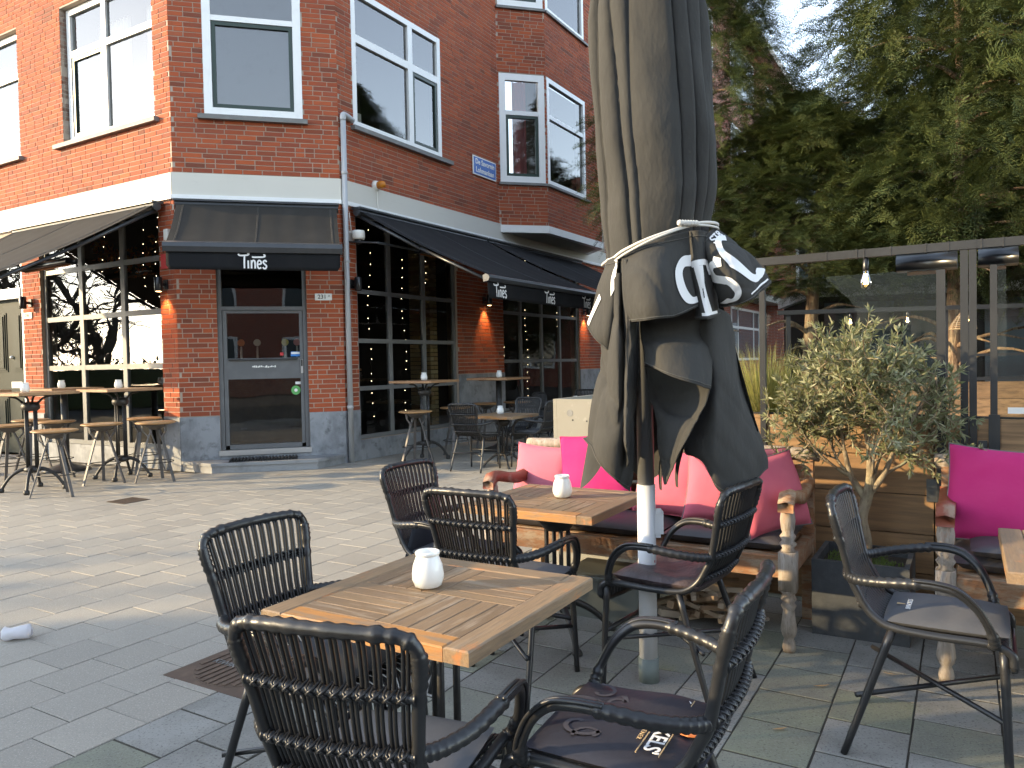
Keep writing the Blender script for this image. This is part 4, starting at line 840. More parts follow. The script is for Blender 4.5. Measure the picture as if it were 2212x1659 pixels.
# ------------------------------------------------------------------ rattan chair
def back_y(z):                                   # depth of the back surface at height z
    return float(np.interp(z, [.435, .45, .486, .54, .586, .70, .78, .835], [.16, .09, .05, .02, 0, -.025, -.042, -.058]))
def half_w(z): return float(np.interp(z, [.43, .49, .586, .70, .80, .835], [.195, .172, .170, .184, .200, .202]))
SLX = np.linspace(-.86, .86, 13)
def make_chair():
    rt = thing('rattan_chair', '', 'chair')
    side = [(.205, .462, .375), (.205, .455, .415), (.205, .40, .437), (.20, .25, .435), (.19, .14, .438), (.182, .09, .452), (.174, .05, .487), (.171, .02, .54), (.171, 0, .586), (.186, -.026, .70), (.199, -.044, .775), (.196, -.054, .812), (.172, -.060, .832), (.12, -.068, .838), (0, -.076, .840)]
    L_ = [(-x, y, z) for x, y, z in side]; Rr = [(x, y, z) for x, y, z in side[:-1]][::-1]
    path = catmull(np.array(L_ + Rr), 220); n = len(path); r = np.full(n, .0135)
    # windings where the slats are tied to the top rail, and at the corners
    for i, p in enumerate(path):
        if p[2] > .822:
            ph = (p[0] / .40 + .5) * 13; fr = ph - math.floor(ph); 
            if .25 < fr < .75: r[i] += .0032 + .0016 * math.cos(fr * 40)
        elif .735 < p[2] <= .80: r[i] += .0022 + .0016 * (1 if i % 2 else -1)
        elif .575 < p[2] < .60 or .70 < p[2] < .715: r[i] += .003
    b = MB(); b.tube(path, r, 10); b.build('backrest_frame', W['rattan'], rt, True)
    for f in SLX:
        zt = .833 - (.0 if abs(f) < .7 else .012 * (abs(f) - .7) / .16)
        zs = [zt, .80, .74, .68, .62, .56, .51, .475]; pts = [(f * half_w(z), back_y(z) - .016 * (1 - f * f) + .004, z) for z in zs]
        pts += [(f * .18, .075, .452), (f * .185, .12, .436), (f * .19, .22, .43), (f * .195, .34, .43), (f * .2, .425, .424), (f * .2, .452, .40), (f * .2, .460, .35)]
        P = catmull(np.array(pts), 34); b = MB()
        for dx in (-.0052, .0052): b.tube(P + [dx, 0, 0], .0046, 5)
        b.build('slat', W['rattan'], rt, True)
    for z in (.712, .586, .497):
        xs = np.linspace(-half_w(z), half_w(z), 130); fx = xs / half_w(z)
        P = np.stack([xs, [back_y(z) - .016 * (1 - q * q) - .009 for q in fx], np.full(130, z)], 1)
        ph = (fx / (SLX[1] - SLX[0])) % 1.0; dd = np.minimum(ph, 1 - ph); r = .0088 + .0045 * np.exp(-(dd / .16) ** 2) + .0012 * np.sin(np.arange(130) * 2.1)
        b = MB(); b.tube(P, r, 8)
        for f in SLX:                                 # crossed lashings
            x = f * half_w(z); y = back_y(z) - .016 * (1 - f * f)
            for s_ in (-1, 1): b.tube([(x - .011 * s_, y + .006, z - .013), (x - .006 * s_, y - .019, z - .005), (x + .006 * s_, y - .019, z + .005), (x + .011 * s_, y + .006, z + .013)], .0032, 5, smooth=7)
        b.build('woven_band', W['rattan'], rt, True)
    for s_ in (-1, 1):
        a = [(.171, 0, .586), (.205, .035, .588), (.243, .10, .598), (.266, .19, .611), (.273, .26, .613), (.270, .315, .60), (.258, .365, .556), (.242, .398, .495), (.222, .412, .448), (.208, .405, .437)]
        P = catmull(np.array([(s_ * x, y, z) for x, y, z in a]), 90); t = np.linspace(0, 1, 90); r = np.full(90, .0125)
        w1 = (t < .36); w2 = (t > .80); k = np.arange(90); r[w1] += .0045 + .0018 * np.where(k[w1] % 3 == 0, -1, .6); r[w2] += .004 + .0018 * np.where(k[w2] % 3 == 0, -1, .6)
        b = MB(); b.tube(P, r, 10)
        for dx in (-.006, .007): b.tube(P[30:80] + np.array([s_ * (.004 + dx), 0, .0135]) + np.array([s_ * .006, .004, 0]) * np.linspace(0, 1, 50)[:, None], .0052, 6)
        b.build('armrest', W['rattan'], rt, True)
        for top, bot in (((s_ * .198, .435, .425), (s_ * .214, .452, 0)), ((s_ * .186, .128, .432), (s_ * .222, -.018, 0))):
            b = MB(); b.tube([top, tuple(np.array(top) * .5 + np.array(bot) * .5 + [s_ * .002, 0, 0]), bot], [.0135, .0125, .0115], 10, smooth=8); b.build('leg', W['rattan'], rt, True)
        b = MB(); b.tube([(s_ * .205, .44, .20), (-s_ * .21, .02, .215 + .012 * s_)], .009, 8); b.build('cross_brace', W['rattan'], rt, True)
    b = MB(); b.tube([(-.21, .447, .23), (.21, .447, .23)], .010, 8); b.build('stretcher', W['rattan'], rt, True)
    b = MB(); b.tube([(-.205, .462, .375), (-.15, .464, .352), (0, .466, .342), (.15, .464, .352), (.205, .462, .375)], .011, 8, smooth=30); b.build('front_apron', W['rattan'], rt, True)
    return rt
chair0 = make_chair(); _used = [False]
def chair(x, y, az, label):
    """x,y: middle of the back at arm height; az: compass direction the chair faces"""
    rz = -R(az); loc = (x, y, 0)
    if not _used[0]:
        _used[0] = True; chair0.location = loc; chair0.rotation_euler = (0, 0, rz); c = chair0
    else: c = copy_tree(chair0, loc=loc, rotz=rz)
    c['label'] = label; c['group'] = 'black rattan armchairs'; return c
CH = {}
def on_chair(c, x, y, z):
    a = c.rotation_euler[2]; return (c.location.x + math.cos(a) * x - math.sin(a) * y, c.location.y + math.sin(a) * x + math.cos(a) * y, z)

def wob(P, amp, seed, k=9.0, n=10):
    rr = np.random.default_rng(seed); out = np.zeros(P.shape[:-1])
    for i in range(n):
        d = rr.normal(size=3); d *= k * (1 + i * .35) / np.linalg.norm(d); out += np.sin(P @ d + rr.random() * 6.28) / (1 + .45 * i)
    return out * amp / 1.8
def pad_mesh(wx, wy, t, seed, puff=.5, wr=.004, n=24, rnd=.12):
    """soft flat cushion, origin at its underside"""
    b = MB(); u = np.linspace(-1, 1, n); X, Y = np.meshgrid(u, u); sq = lambda a, c: a * np.sqrt(1 - rnd * c * c)
    gx, gy = sq(X, Y) * wx / 2, sq(Y, X) * wy / 2
    e = np.clip((1 - np.abs(X) ** 6) * (1 - np.abs(Y) ** 6), 0, 1) ** .5; top = t * (.45 + .55 * e * (1 - .25 * puff * (X * X + Y * Y) / 2)); P = np.stack([gx, gy, top * 0], -1)
    wv = wob(P, wr, seed, 14) * e; G1 = np.stack([gx, gy, t * .5 + (top - t * .5) * e ** .5 + wv], -1); G0 = np.stack([gx, gy, t * .5 - t * .5 * e ** .5], -1)
    b.grid(G1); b.grid(G0[:, ::-1]); return b
def pad(name, c, label, m, wx=.37, wy=.34, t=.032, seed=1, wr=.006, off=(0, .24, .438), rx=0, rz=0, group='seat pads on the rattan chairs'):
    rt = thing(name, label, 'cushion', on_chair(c, *off), c.rotation_euler[2] + rz, group); rt.rotation_euler[0] = rx
    pad_mesh(wx, wy, t, seed, .5, wr, 34, .06).build('pad', W[m], rt, True); return rt

# front group
cA = chair(-.354, 1.494, 18, 'rattan armchair nearest the camera at the bottom left, seen from behind')
cB = chair(-.779, 2.403, 121, 'rattan armchair on the left side of the front table, before the sunny pavement')
cC = chair(.470, 1.700, -62, 'rattan armchair at the bottom centre, with the printed dark cushion')
cD = chair(-.156, 2.975, 30, 'rattan armchair behind the front table with its back to the viewer')
cE = chair(-.476, 3.759, 121, 'rattan armchair left of the rear table with a propped-up cushion')
cF = chair(.837, 2.993, -53, 'rattan armchair under the umbrella skirt, facing the rear table')
cG = chair(1.219, 2.713, 122, 'rattan armchair on the right in front of the planter with striped sunlight')
pad('seat_pad', cA, 'grey seat pad on the nearest chair', 'grey_pad', seed=3)
pad('seat_pad', cB, 'grey seat pad with faint lettering on the chair left of the front table', 'grey_pad', seed=4)
pC = pad('seat_pad', cC, 'dark printed seat pad with white beer name and orange shield', 'dark_pad', .40, .40, .042, 5, off=(0, .225, .436))
pad('seat_pad', cD, 'plain grey seat pad on the chair behind the front table', 'grey_pad', .40, .40, .03, 6, off=(.02, .25, .438))
pad('seat_pad', cE, 'grey seat pad lying on the chair left of the rear table', 'grey_pad', seed=7)
pE = pad('back_pad', cE, 'blue-grey pad propped against the chair back with white lettering', 'blue_pad', .32, .26, .03, 8, off=(.02, .085, .462), rx=R(72))
pad('seat_pad', cF, 'crumpled brown seat pad on the chair under the umbrella', 'brown_pad', .39, .38, .06, 9, off=(0, .23, .436), wr=.014)
pG = pad('seat_pad', cG, 'sunlit grey seat pad with small white print and stripes of shadow', 'grey_pad', .37, .36, .034, 10, off=(0, .275, .440))
# prints on the pads: a thin layer lying on the cloth
def pad_text(rt, s, size, x, y, z, m, ang, **kw):
    me = text_mesh(s, size, extrude=.0006, **kw); me.transform(Matrix.Translation((x, y, z)) @ Matrix.Rotation(ang, 4, 'Z')); return link('lettering', me, W[m], rt)
zc = .0435
pad_text(pC, "SWINCKELS'", .052, -.0, -.085, zc, 'print_white', math.pi, bold=.0008)
pad_text(pC, 'SUPERIOR PILSENER', .016, .0, -.045, zc, 'print_tan', math.pi, spacing=1.35)
b = MB(); b.prism([(-.026, -.118), (.022, -.122), (.030, -.142), (.024, -.170), (0, -.184), (-.024, -.170), (-.032, -.142)], zc - .003, zc + .0012); b.build('shield_print', W['print_orange'], pC)
b = MB()
for y in (-.058, -.110): b.box((-.15, y - .0012, zc - .002), (.15, y + .0012, zc + .0008))
b.build('rule_print', W['print_tan'], pC)
b = MB(); fz = lambda x, y: (x, y, zc + .0012)
for cx_, cy_, s_, a0 in ((-.08, .10, 1, 0), (-.02, .07, .9, .6), (.05, .09, 1, 1.3), (.10, .12, .8, 2.2), (.0, .13, 1.1, 3.0), (-.12, .06, .7, 4.0), (.06, .05, .7, 5.2)):
    t = np.linspace(0, 4.4, 9); P = [(cx_ + s_ * (.012 + .011 * q) * math.cos(q + a0), cy_ + s_ * (.012 + .011 * q) * math.sin(q + a0)) for q in t]; ribbon(b, P, .012 * s_, fz)
b.build('scroll_print', W['ghost'], pC)
pad_text(pG, 'SWINCKELS', .022, .02, -.11, .036, 'print_white', math.pi); b = MB(); b.prism([(.014, -.148), (.030, -.148), (.022, -.122)], .034, .0358); b.build('emblem_print', W['print_tan'], pG)
pad_text(pE, 'SWINCKELS', .042, 0, .02, .0345, 'print_white', 0); b = MB(); b.prism([(-.016, .085), (.016, .085), (0, .045)], .030, .0345); b.build('emblem_print', W['print_tan'], pE)

# ------------------------------------------------------------------ low bistro table
def chbox(lx, ly, lz, ch=.0025):
    b = MB(); b.box((-lx / 2, -ly / 2, -lz), (lx / 2, ly / 2, 0), ch=ch); return b
def make_table():
    rt = thing('bistro_table', '', 'table'); S = .684; bw = .074; H = .67; T = .036
    me = chbox(S - .001, bw - .0015, T, .004).mesh('border_board'); me.materials.append(W['teak_edge'])
    me.materials[0] = W['teak_worn']
    me3 = chbox(S - 2 * bw - .002, bw - .0015, T, .004).mesh('border_board'); me3.materials.append(W['teak_worn'])
    me2 = chbox(S - 2 * bw - .002, bw - .0015, T, .004).mesh('border_board'); me2.materials.append(W['teak_edge'])  # near-left board coloured a stronger orange than the other three
    for s_ in (-1, 1): link('border_board', me, None, rt, (0, s_ * (S / 2 - bw / 2), H)); link('border_board', me2 if s_ < 0 else me3, None, rt, (s_ * (S / 2 - bw / 2), 0, H - .0008), (0, 0, math.pi / 2))
    q = (S - 2 * bw) / 2; k = 5; w = q / k; ms = chbox(q - .002, w - .0025, T - .008, .0018).mesh('table_slat'); ms.materials.append(W['teak'])
    for qx in (-1, 1):
        for qy in (-1, 1):
            for i in range(k):
                o = -q / 2 + w * (i + .5); al = qx * qy > 0
                link('table_slat', ms, None, rt, (qx * q / 2 + (0 if al else o), qy * q / 2 + (o if al else 0), H - .002 - random.uniform(0, .0012)), (random.gauss(0, .003), 0, (0 if al else math.pi / 2) + random.choice((0, math.pi))))
    b = MB(); b.box((-.2, -.2, H - T - .014), (.2, .2, H - T + .002)); b.build('top_plate', W['black_iron'], rt)
    b = MB()
    for a in range(4):
        x, y = .055 * math.cos(a * math.pi / 2 + .78), .055 * math.sin(a * math.pi / 2 + .78); b.tube([(x, y, .13), (x, y, H - T - .012)], .011, 8)
    b.lathe([(.075, .145), (.08, .16), (.06, .18)], 14); b.lathe([(.06, .52), (.085, .55), (.1, .57), (.09, .60)], 14); b.build('pedestal', W['black_iron'], rt, True)
    for a in range(4):
        c, s_ = math.cos(a * math.pi / 2 + .78), math.sin(a * math.pi / 2 + .78)
        b = MB(); b.tube([(c * r_, s_ * r_, z) for r_, z in ((.03, .17), (.09, .155), (.17, .11), (.235, .05), (.262, .018))], [.02, .017, .015, .014, .017], 8, smooth=14); b.lathe([(.022, 0), (.026, .008), (.018, .026)], 10, (c * .268, s_ * .268)); b.build('foot', W['black_iron'], rt, True)
    return rt
tab0 = make_table(); AXR = math.atan2(UC[1], UC[0])
def place(proto, flag, loc, rz, label, group=None):
    if not flag: flag.append(1); proto.location = loc; proto.rotation_euler = (0, 0, rz); c = proto
    else: c = copy_tree(proto, loc=loc, rotz=rz)
    c['label'] = label
    if group: c['group'] = group
    return c
_t = []
t1 = place(tab0, _t, (-.233, 2.206, 0), AXR, 'square weathered teak table in the foreground between four chairs', 'low square teak tables')
t2 = place(tab0, _t, (.205, 3.70, 0), AXR, 'square teak table in front of the long bench with a split board', 'low square teak tables')
t3 = place(tab0, _t, (1.95, 2.42, 0), AXR, 'square teak table cut off by the right edge of the picture', 'low square teak tables')
t4 = place(tab0, _t, (-.13, 9.85, 0), AXR, 'low teak table under the black awning beside the bar stools', 'low square teak tables')
t5 = place(tab0, _t, (1.05, 12.5, 0), AXR, 'low teak table farthest back under the awning, behind the concrete panel', 'low square teak tables')

# ------------------------------------------------------------------ milk glass jars
def make_jar():
    rt = thing('candle_jar', '', 'candle jar'); seg = 10; b = MB(); F_ = []
    prof = [(.030, 0), (.040, .004), (.0475, .024), (.0485, .040), (.044, .066), (.036, .088), (.0325, .095)]
    V = []
    for k, (r_, z_) in enumerate(prof):
        for j in range(seg): a = (j + .5 * (k % 2)) * 2 * math.pi / seg; V.append((r_ * math.cos(a), r_ * math.sin(a), z_))
    for k in range(len(prof) - 1):
        for j in range(seg):
            j2 = (j + 1) % seg; a, b_, c, d = k * seg + j, k * seg + j2, (k + 1) * seg + j, (k + 1) * seg + j2
            F_ += ([(a, b_, c), (b_, d, c)] if k % 2 == 0 else [(a, d, c), (a, b_, d)])
    b.add(V, F_); b.poly([V[j] for j in range(seg)][::-1]); b.build('body', W['jar'], rt, True)
    b = MB(); b.lathe([(.0325, .0935), (.0365, .097), (.0370, .103), (.0345, .107), (.0315, .106), (.0305, .098), (.030, .085), (.001, .083)], 24, cap=False); b.build('rim', W['jar'], rt, True)
    return rt
jar0 = make_jar(); _j = []
def jar(x, y, z, where): return place(jar0, _j, (x, y, z), random.random() * 6, 'white faceted glass candle jar ' + where, 'white candle jars')
jar(-.262, 2.268, .670, 'on the foreground table'); jar(.236, 3.74, .670, 'on the teak table before the long bench'); jar(-.16, 9.95, .670, 'on the low table under the black awning'); jar(1.02, 12.45, .670, 'on the farthest low table')
# far chairs round the back tables
chair(-.585, 9.39, 30, 'rattan armchair at the low table under the awning, seen from behind in the sun')
cH = chair(.47, 9.72, -60, 'rattan armchair at the low table beside the concrete panel')
chair(.20, 10.62, 210, 'rattan armchair behind the low table under the awning, facing the viewer')
chair(.48, 12.25, 120, 'rattan armchair left of the farthest table'); chair(1.25, 13.2, 208, 'rattan armchair behind the farthest table'); chair(1.62, 12.0, -58, 'rattan armchair right of the farthest table, beside the umbrella')
pad('seat_pad', cH, 'pale grey pad on the chair beside the concrete panel', 'grey_pad', seed=12)
# ------------------------------------------------------------------ bar tables and stools
def bar_top(rt, S=.70, H=1.115, T=.032):
    n = 6; w = S / n; me = chbox(S, w - .0015, T, .003).mesh('top_board'); me.materials.append(W['bar_top'])
    for i in range(n): link('top_board', me, None, rt, (0, -S / 2 + w * (i + .5), H - random.uniform(0, .001)), (0, 0, random.choice((0, math.pi))))
    b = MB(); b.box((-.22, -.22, H - T - .012), (.22, .22, H - T - .0005)); b.build('top_plate', W['black_iron'], rt)
def make_cast():
    rt = thing('bar_table', '', 'bar table'); bar_top(rt)
    b = MB()
    for a in range(4):
        x, y = .062 * math.cos(a * math.pi / 2), .062 * math.sin(a * math.pi / 2); b.tube([(x, y, .24), (x, y, .94)], .013, 8)
    b.lathe([(.02, .2), (.085, .22), (.09, .25), (.06, .28)], 12); b.lathe([(.06, .9), (.09, .92), (.095, .96), (.07, 1.0)], 12); b.build('pedestal', W['black_iron'], rt, True)
    for a in range(4):
        c, s_ = math.cos(a * math.pi / 2 + .78), math.sin(a * math.pi / 2 + .78)
        b = MB(); b.tube([(c * r_, s_ * r_, z) for r_, z in ((.05, .25), (.13, .235), (.22, .17), (.29, .07), (.31, .025))], [.024, .02, .017, .016, .02], 8, smooth=14); b.lathe([(.026, 0), (.032, .012), (.03, .04), (.02, .05)], 10, (c * .315, s_ * .315)); b.build('foot', W['black_iron'], rt, True)
        b = MB(); b.tube([(c * r_, s_ * r_, z) for r_, z in ((.06, .93), (.085, 1.0), (.14, 1.05), (.21, 1.068))], .012, 8, smooth=12); b.build('bracket', W['black_iron'], rt, True)
    return rt
def make_round():
    rt = thing('bar_table', '', 'bar table'); bar_top(rt)
    b = MB(); b.tube([(0, 0, .03), (0, 0, 1.075)], .045, 14); b.build('column', W['black_iron'], rt, True)
    b = MB(); b.lathe([(.29, 0), (.30, .012), (.28, .03), (.2, .055), (.1, .085), (.05, .12)], 28); b.build('base', W['black_iron'], rt, True)
    return rt
bt0, br0 = make_cast(), make_round(); _a, _b = [], []
G_ = 'tall bar tables on the terrace'
place(bt0, _a, (-5.42, 8.62, 0), AXR + .1, 'tall bar table with cast-iron legs at the far left, partly cut off', G_)
place(bt0, _a, (-4.86, 9.50, 0), AXR - .05, 'tall bar table with cast-iron legs in front of the left cafe window', G_)
place(br0, _b, (-6.05, 10.35, 0), AXR, 'tall bar table on a round base behind the others at the left window', G_)
place(br0, _b, (-7.05, 9.95, 0), AXR, 'tall bar table farthest left beside the green front door', G_)
place(bt0, _a, (-1.22, 10.68, 0), AXR + .04, 'tall bar table with cast-iron legs by the right cafe window', G_)
place(br0, _b, (-.20, 11.6, 0), AXR, 'tall bar table on a round column in front of the brick pier', G_)
jar(-5.43, 8.55, 1.115, 'on the bar table at the far left'); jar(-4.90, 9.55, 1.115, 'on the bar table before the left cafe window'); jar(-6.02, 10.25, 1.115, 'on the round-based bar table at the left window'); jar(-6.98, 9.85, 1.115, 'on the bar table beside the green door'); jar(-1.22, 10.66, 1.115, 'on the bar table by the right cafe window'); jar(-.19, 11.55, 1.115, 'on the bar table before the brick pier')
def make_stool():
    rt = thing('bar_stool', '', 'stool'); b = MB(); b.lathe([(.10, .682), (.195, .688), (.225, .697), (.228, .706), (.215, .714), (.19, .7155)], 28); b.build('seat', W['stool_wood'], rt, True)
    b = MB(); b.lathe([(.05, .62), (.13, .668), (.16, .681)], 16); b.build('seat_plate', W['stool_metal'], rt, True)
    for a in range(3):
        t = a * 2 * math.pi / 3 - math.pi / 6; c, s_ = math.cos(t), math.sin(t); px, py = -s_, c
        def bar(P, w=.034, th=.014):
            b = MB()
            for k in range(len(P) - 1):
                A, B = np.array(P[k]), np.array(P[k + 1]); d = (B - A) / np.linalg.norm(B - A); e = np.array([px, py, 0]); f_ = np.cross(d, e); V = []
                for q in (A, B): V += [q + e * w / 2 * i + f_ * th / 2 * j for i, j in ((-1, -1), (1, -1), (1, 1), (-1, 1))]
                b.add(V, [(0, 1, 2, 3), (7, 6, 5, 4)] + [(i, (i + 1) % 4, (i + 1) % 4 + 4, i + 4) for i in range(4)])
            return b
        bar([(c * .035, s_ * .035, .66), (c * .085, s_ * .085, .54), (c * .25, s_ * .25, 0)]).build('leg', W['stool_metal'], rt)
        bar([(c * .088, s_ * .088, .535), (c * .15, s_ * .15, .61), (c * .155, s_ * .155, .676)], .03, .012).build('bracket', W['stool_metal'], rt)
    b = MB(); a = np.linspace(0, 2 * math.pi, 41); b.tube([(.185 * math.cos(t), .185 * math.sin(t), .235) for t in a], .006, 6, cap=False); b.build('foot_ring', W['black_iron'], rt, True)
    return rt
sl0 = make_stool(); _s2 = []
for (x, y, rz, lab) in (
    (-4.92, 8.22, .1, 'bar stool nearest the camera in front of the left bar tables'), (-4.87, 9.08, .5, 'bar stool between the two cast-iron bar tables'), (-4.28, 9.18, .2, 'bar stool right of the left-window bar table, casting a shadow on the plinth'),
    (-4.83, 10.0, 1.1, 'bar stool close to the left cafe window, behind the bar table'), (-6.02, 9.15, .8, 'bar stool cut off by the left edge of the picture'), (-5.80, 9.72, .3, 'bar stool behind the far left bar table'), (-6.35, 10.1, 1.5, 'bar stool by the brick pier left of the cafe window'),
    (-1.30, 10.28, .25, 'bar stool in front of the bar table by the right cafe window'), (-.82, 11.05, .9, 'bar stool right of the bar table by the right cafe window'), (-.40, 12.0, .3, 'bar stool behind the rattan chair, below the brick pier'), (.08, 12.3, 1.0, 'bar stool at the far right window behind the rattan chairs')):
    place(sl0, _s2, (x, y, 0), rz, lab, 'round wooden bar stools')

# ------------------------------------------------------------------ daybeds (benches)
BL = 1.64; BD = .57
def make_bench():
    rt = thing('bench', '', 'bench')          # x along the bench, y towards the back, origin in the middle of the front
    prof = [(.026, 0), (.030, .02), (.026, .045), (.020, .06), (.030, .075), (.036, .10), (.030, .15), (.024, .19), (.034, .21), (.024, .225), (.036, .24), (.026, .26), (.038, .275), (.038, .28)]
    top = [(.036, .455), (.025, .47), (.038, .49), (.026, .505), (.036, .525), (.024, .54), (.030, .56), (.034, .60), (.026, .66), (.03, .69)]
    for s_ in (-1, 1):
        x = s_ * (BL / 2 - .035); b = MB(); b.lathe(prof, 16, (x, .03)); b.box((x - .037, -.007, .28), (x + .037, .067, .455)); b.lathe(top, 16, (x, .03)); b.build('turned_leg', W['bench_grey'], rt, True).data.polygons.foreach_set('use_smooth', [len(p.vertices) == 4 and abs(p.normal.z) < .95 for p in rt.children[-1].data.polygons])
        b = MB(); b.box((x - .03, BD - .06, 0), (x + .03, BD, .46)); b.box((x - .028, BD - .052, .46), (x + .028, BD - .005, .84)); b.build('rear_post', W['bench_wood'], rt)
        P = catmull(np.array([(x, -.02, .66), (x, .02, .70), (x, .10, .695), (x, .25, .665), (x, .40, .675), (x, BD - .03, .70)]), 26); b = MB(); V = []; n = len(P)
        for k, p in enumerate(P):
            w = .034; h_ = .022 + .006 * math.sin(k / n * 3.1)
            V += [p + [-w, 0, -h_], p + [w, 0, -h_], p + [w, 0, h_ * .7], p + [0, 0, h_ * 1.15], p + [-w, 0, h_ * .7]]
        F_ = [tuple(range(5)), tuple(5 * (n - 1) + 4 - j for j in range(5))] + [(5 * i + j, 5 * i + (j + 1) % 5, 5 * i + 5 + (j + 1) % 5, 5 * i + 5 + j) for i in range(n - 1) for j in range(5)]
        b.add(V, F_); b.build('armrest', W['red_arm'] if s_ < 0 else W['bench_wood'], rt, True)
        b = MB(); b.box((x - .022, .068, .345), (x + .022, BD - .061, .43)); b.build('side_rail', W['bench_wood'], rt)
    for y0, nm in ((.012, 'front_rail'), (BD - .05, 'rear_rail')):
        b = MB(); b.box((-BL / 2 + .073, y0, .335), (BL / 2 - .073, y0 + .04, .432), ch=.004); b.build(nm, W['bench_wood'], rt)
    for k in range(7):
        b = MB(); y = .056 + k * .067; b.box((-BL / 2 + .075, y, .415), (BL / 2 - .075, y + .06, .435), ch=.003); b.build('seat_slat', W['bench_wood'], rt)
    for k in range(4):
        b = MB(); z = .50 + k * .075; b.box((-BL / 2 + .065, BD - .045, z), (BL / 2 - .065, BD - .022, z + .058), ch=.003); b.build('back_slat', W['bench_wood'], rt)
    b = MB(); b.tube([(-BL / 2 - .02, BD - .03, .835), (-.4, BD - .03, .845), (.4, BD - .03, .845), (BL / 2 + .02, BD - .03, .835)], .034, 10, smooth=20); b.build('top_rail', W['bench_grey'], rt, True)
    return rt
bn0 = make_bench(); _n = []
bloc = lambda s, off, z=0: tuple(sp(s, off, z))
bench1 = place(bn0, _n, bloc(-.80, -.03), AZ_S, 'long worn wooden daybed with turned legs against the timber screen', 'worn wooden daybeds')
bench2 = place(bn0, _n, bloc(1.39, -.06), AZ_S, 'worn wooden daybed at the right edge of the picture', 'worn wooden daybeds')
def vinyl(s0, s1, label, seed):
    rt = thing('bench_pad', label, 'seat cushion', bloc((s0 + s1) / 2, .262, .437), AZ_S, 'vinyl pads on the daybeds'); pad_mesh(s1 - s0, .50, .078, seed, .3, .004, 30, .02).build('pad', W['seat_vinyl'], rt, True)
vinyl(-1.56, -.63, 'dark vinyl pad on the left half of the long daybed, behind the teak table', 21); vinyl(-.62, -.03, 'dark vinyl pad at the right end of the long daybed', 22); vinyl(.63, 1.55, 'dark vinyl pad on the daybed at the right edge, upper of two', 23)
rt = thing('bench_pad', 'small grey-green vinyl pad lying at the front of the right-hand daybed', 'seat cushion', bloc(1.0, .16, .505), AZ_S); pad_mesh(.62, .34, .06, 25, .3, .004, 30, .02).build('pad', W['seat_vinyl'], rt, True)

def pillow(label, s, off, z, w, h, t, m, yaw=0.0, lean=.30, roll=0.0, seed=1, side=None, band=None):
    """upright throw pillow; origin at its lower edge middle"""
    rt = thing('throw_pillow', label, 'pillow', bloc(s, off, z), AZ_S + yaw, 'throw pillows on the daybeds'); rt.rotation_euler = (-lean, roll, AZ_S + yaw); rt.rotation_mode = 'XYZ'
    n = 26; u = np.linspace(-1, 1, n); X, Z = np.meshgrid(u, u); px = X * w / 2 * (1 - .07 * (1 - Z * Z) * 0 - .10 * (1 - np.abs(X)) * 0); px = X * w / 2 * (1 - .075 * (1 - Z ** 2)); pz = Z * h / 2 * (1 - .075 * (1 - X ** 2)) + h / 2
    e = np.clip((1 - X ** 2) * (1 - Z ** 2), 0, 1) ** .42; base = np.stack([px, px * 0, pz], -1); wr = wob(base, .007, seed, 16) * (1 - e * .6) * (e > 0) * np.minimum(1, e * 4)
    for sg, nm, mm in ((-1, 'front_cover', m), (1, 'back_cover', side or m)):
        G = np.stack([px, sg * (t / 2 * e + wr), pz], -1); b = MB()
        b.grid(G if sg < 0 else G[:, ::-1]); o = b.build(nm, W[mm], rt, True)
        if sg < 0 and band:
            k = int(n * .22); b = MB(); b.grid(G[:k] + np.array([0, -.0012, 0])); b.build('stripe', W[band], rt, True)
    b = MB(); edge = [(px[0, i], 0, pz[0, i]) for i in range(n)] + [(px[i, -1], 0, pz[i, -1]) for i in range(1, n)] + [(px[-1, i], 0, pz[-1, i]) for i in range(n - 2, -1, -1)] + [(px[i, 0], 0, pz[i, 0]) for i in range(n - 2, -1, -1)]
    b.tube(edge, .0035, 5, cap=False); b.build('piping', W['pillow_grey'] if side else W[m], rt, True)
    return rt
pillow('pale pink pillow with a purple stripe at the left end of the long daybed', -1.50, .36, .505, .37, .34, .13, 'pale_pink', .0, .22, .06, 1, band='purple')
pillow('magenta pillow beside the pale pink one on the long daybed', -1.10, .30, .50, .44, .44, .14, 'magenta', .05, .30, -.12, 2)
pillow('pink pillow behind the umbrella pole on the long daybed', -.70, .30, .50, .40, .36, .14, 'pink', -.08, .35, .02, 3)
pillow('pink pillow below the umbrella hem, middle of the long daybed', -.38, .24, .50, .40, .38, .14, 'pink', .15, .35, .05, 4, 'pillow_grey')
pillow('pale pink pillow standing behind the right-hand pink one on the long daybed', -.20, .34, .505, .38, .38, .13, 'pale_pink', .7, .18, .03, 5, 'pillow_grey')
pillow('pink pillow with grey back leaning on the right armrest of the long daybed', -.075, .17, .505, .38, .37, .14, 'pink', .95, .30, -.10, 6, 'pillow_grey')
pillow('large magenta pillow on the daybed at the right edge', .80, .22, .515, .46, .43, .16, 'magenta', -.12, .36, .05, 7, 'pillow_grey')
pillow('pink pillow cut off by the right edge of the picture', 1.16, .16, .515, .42, .40, .14, 'pink', -.1, .36, .05, 8, 'pillow_grey')
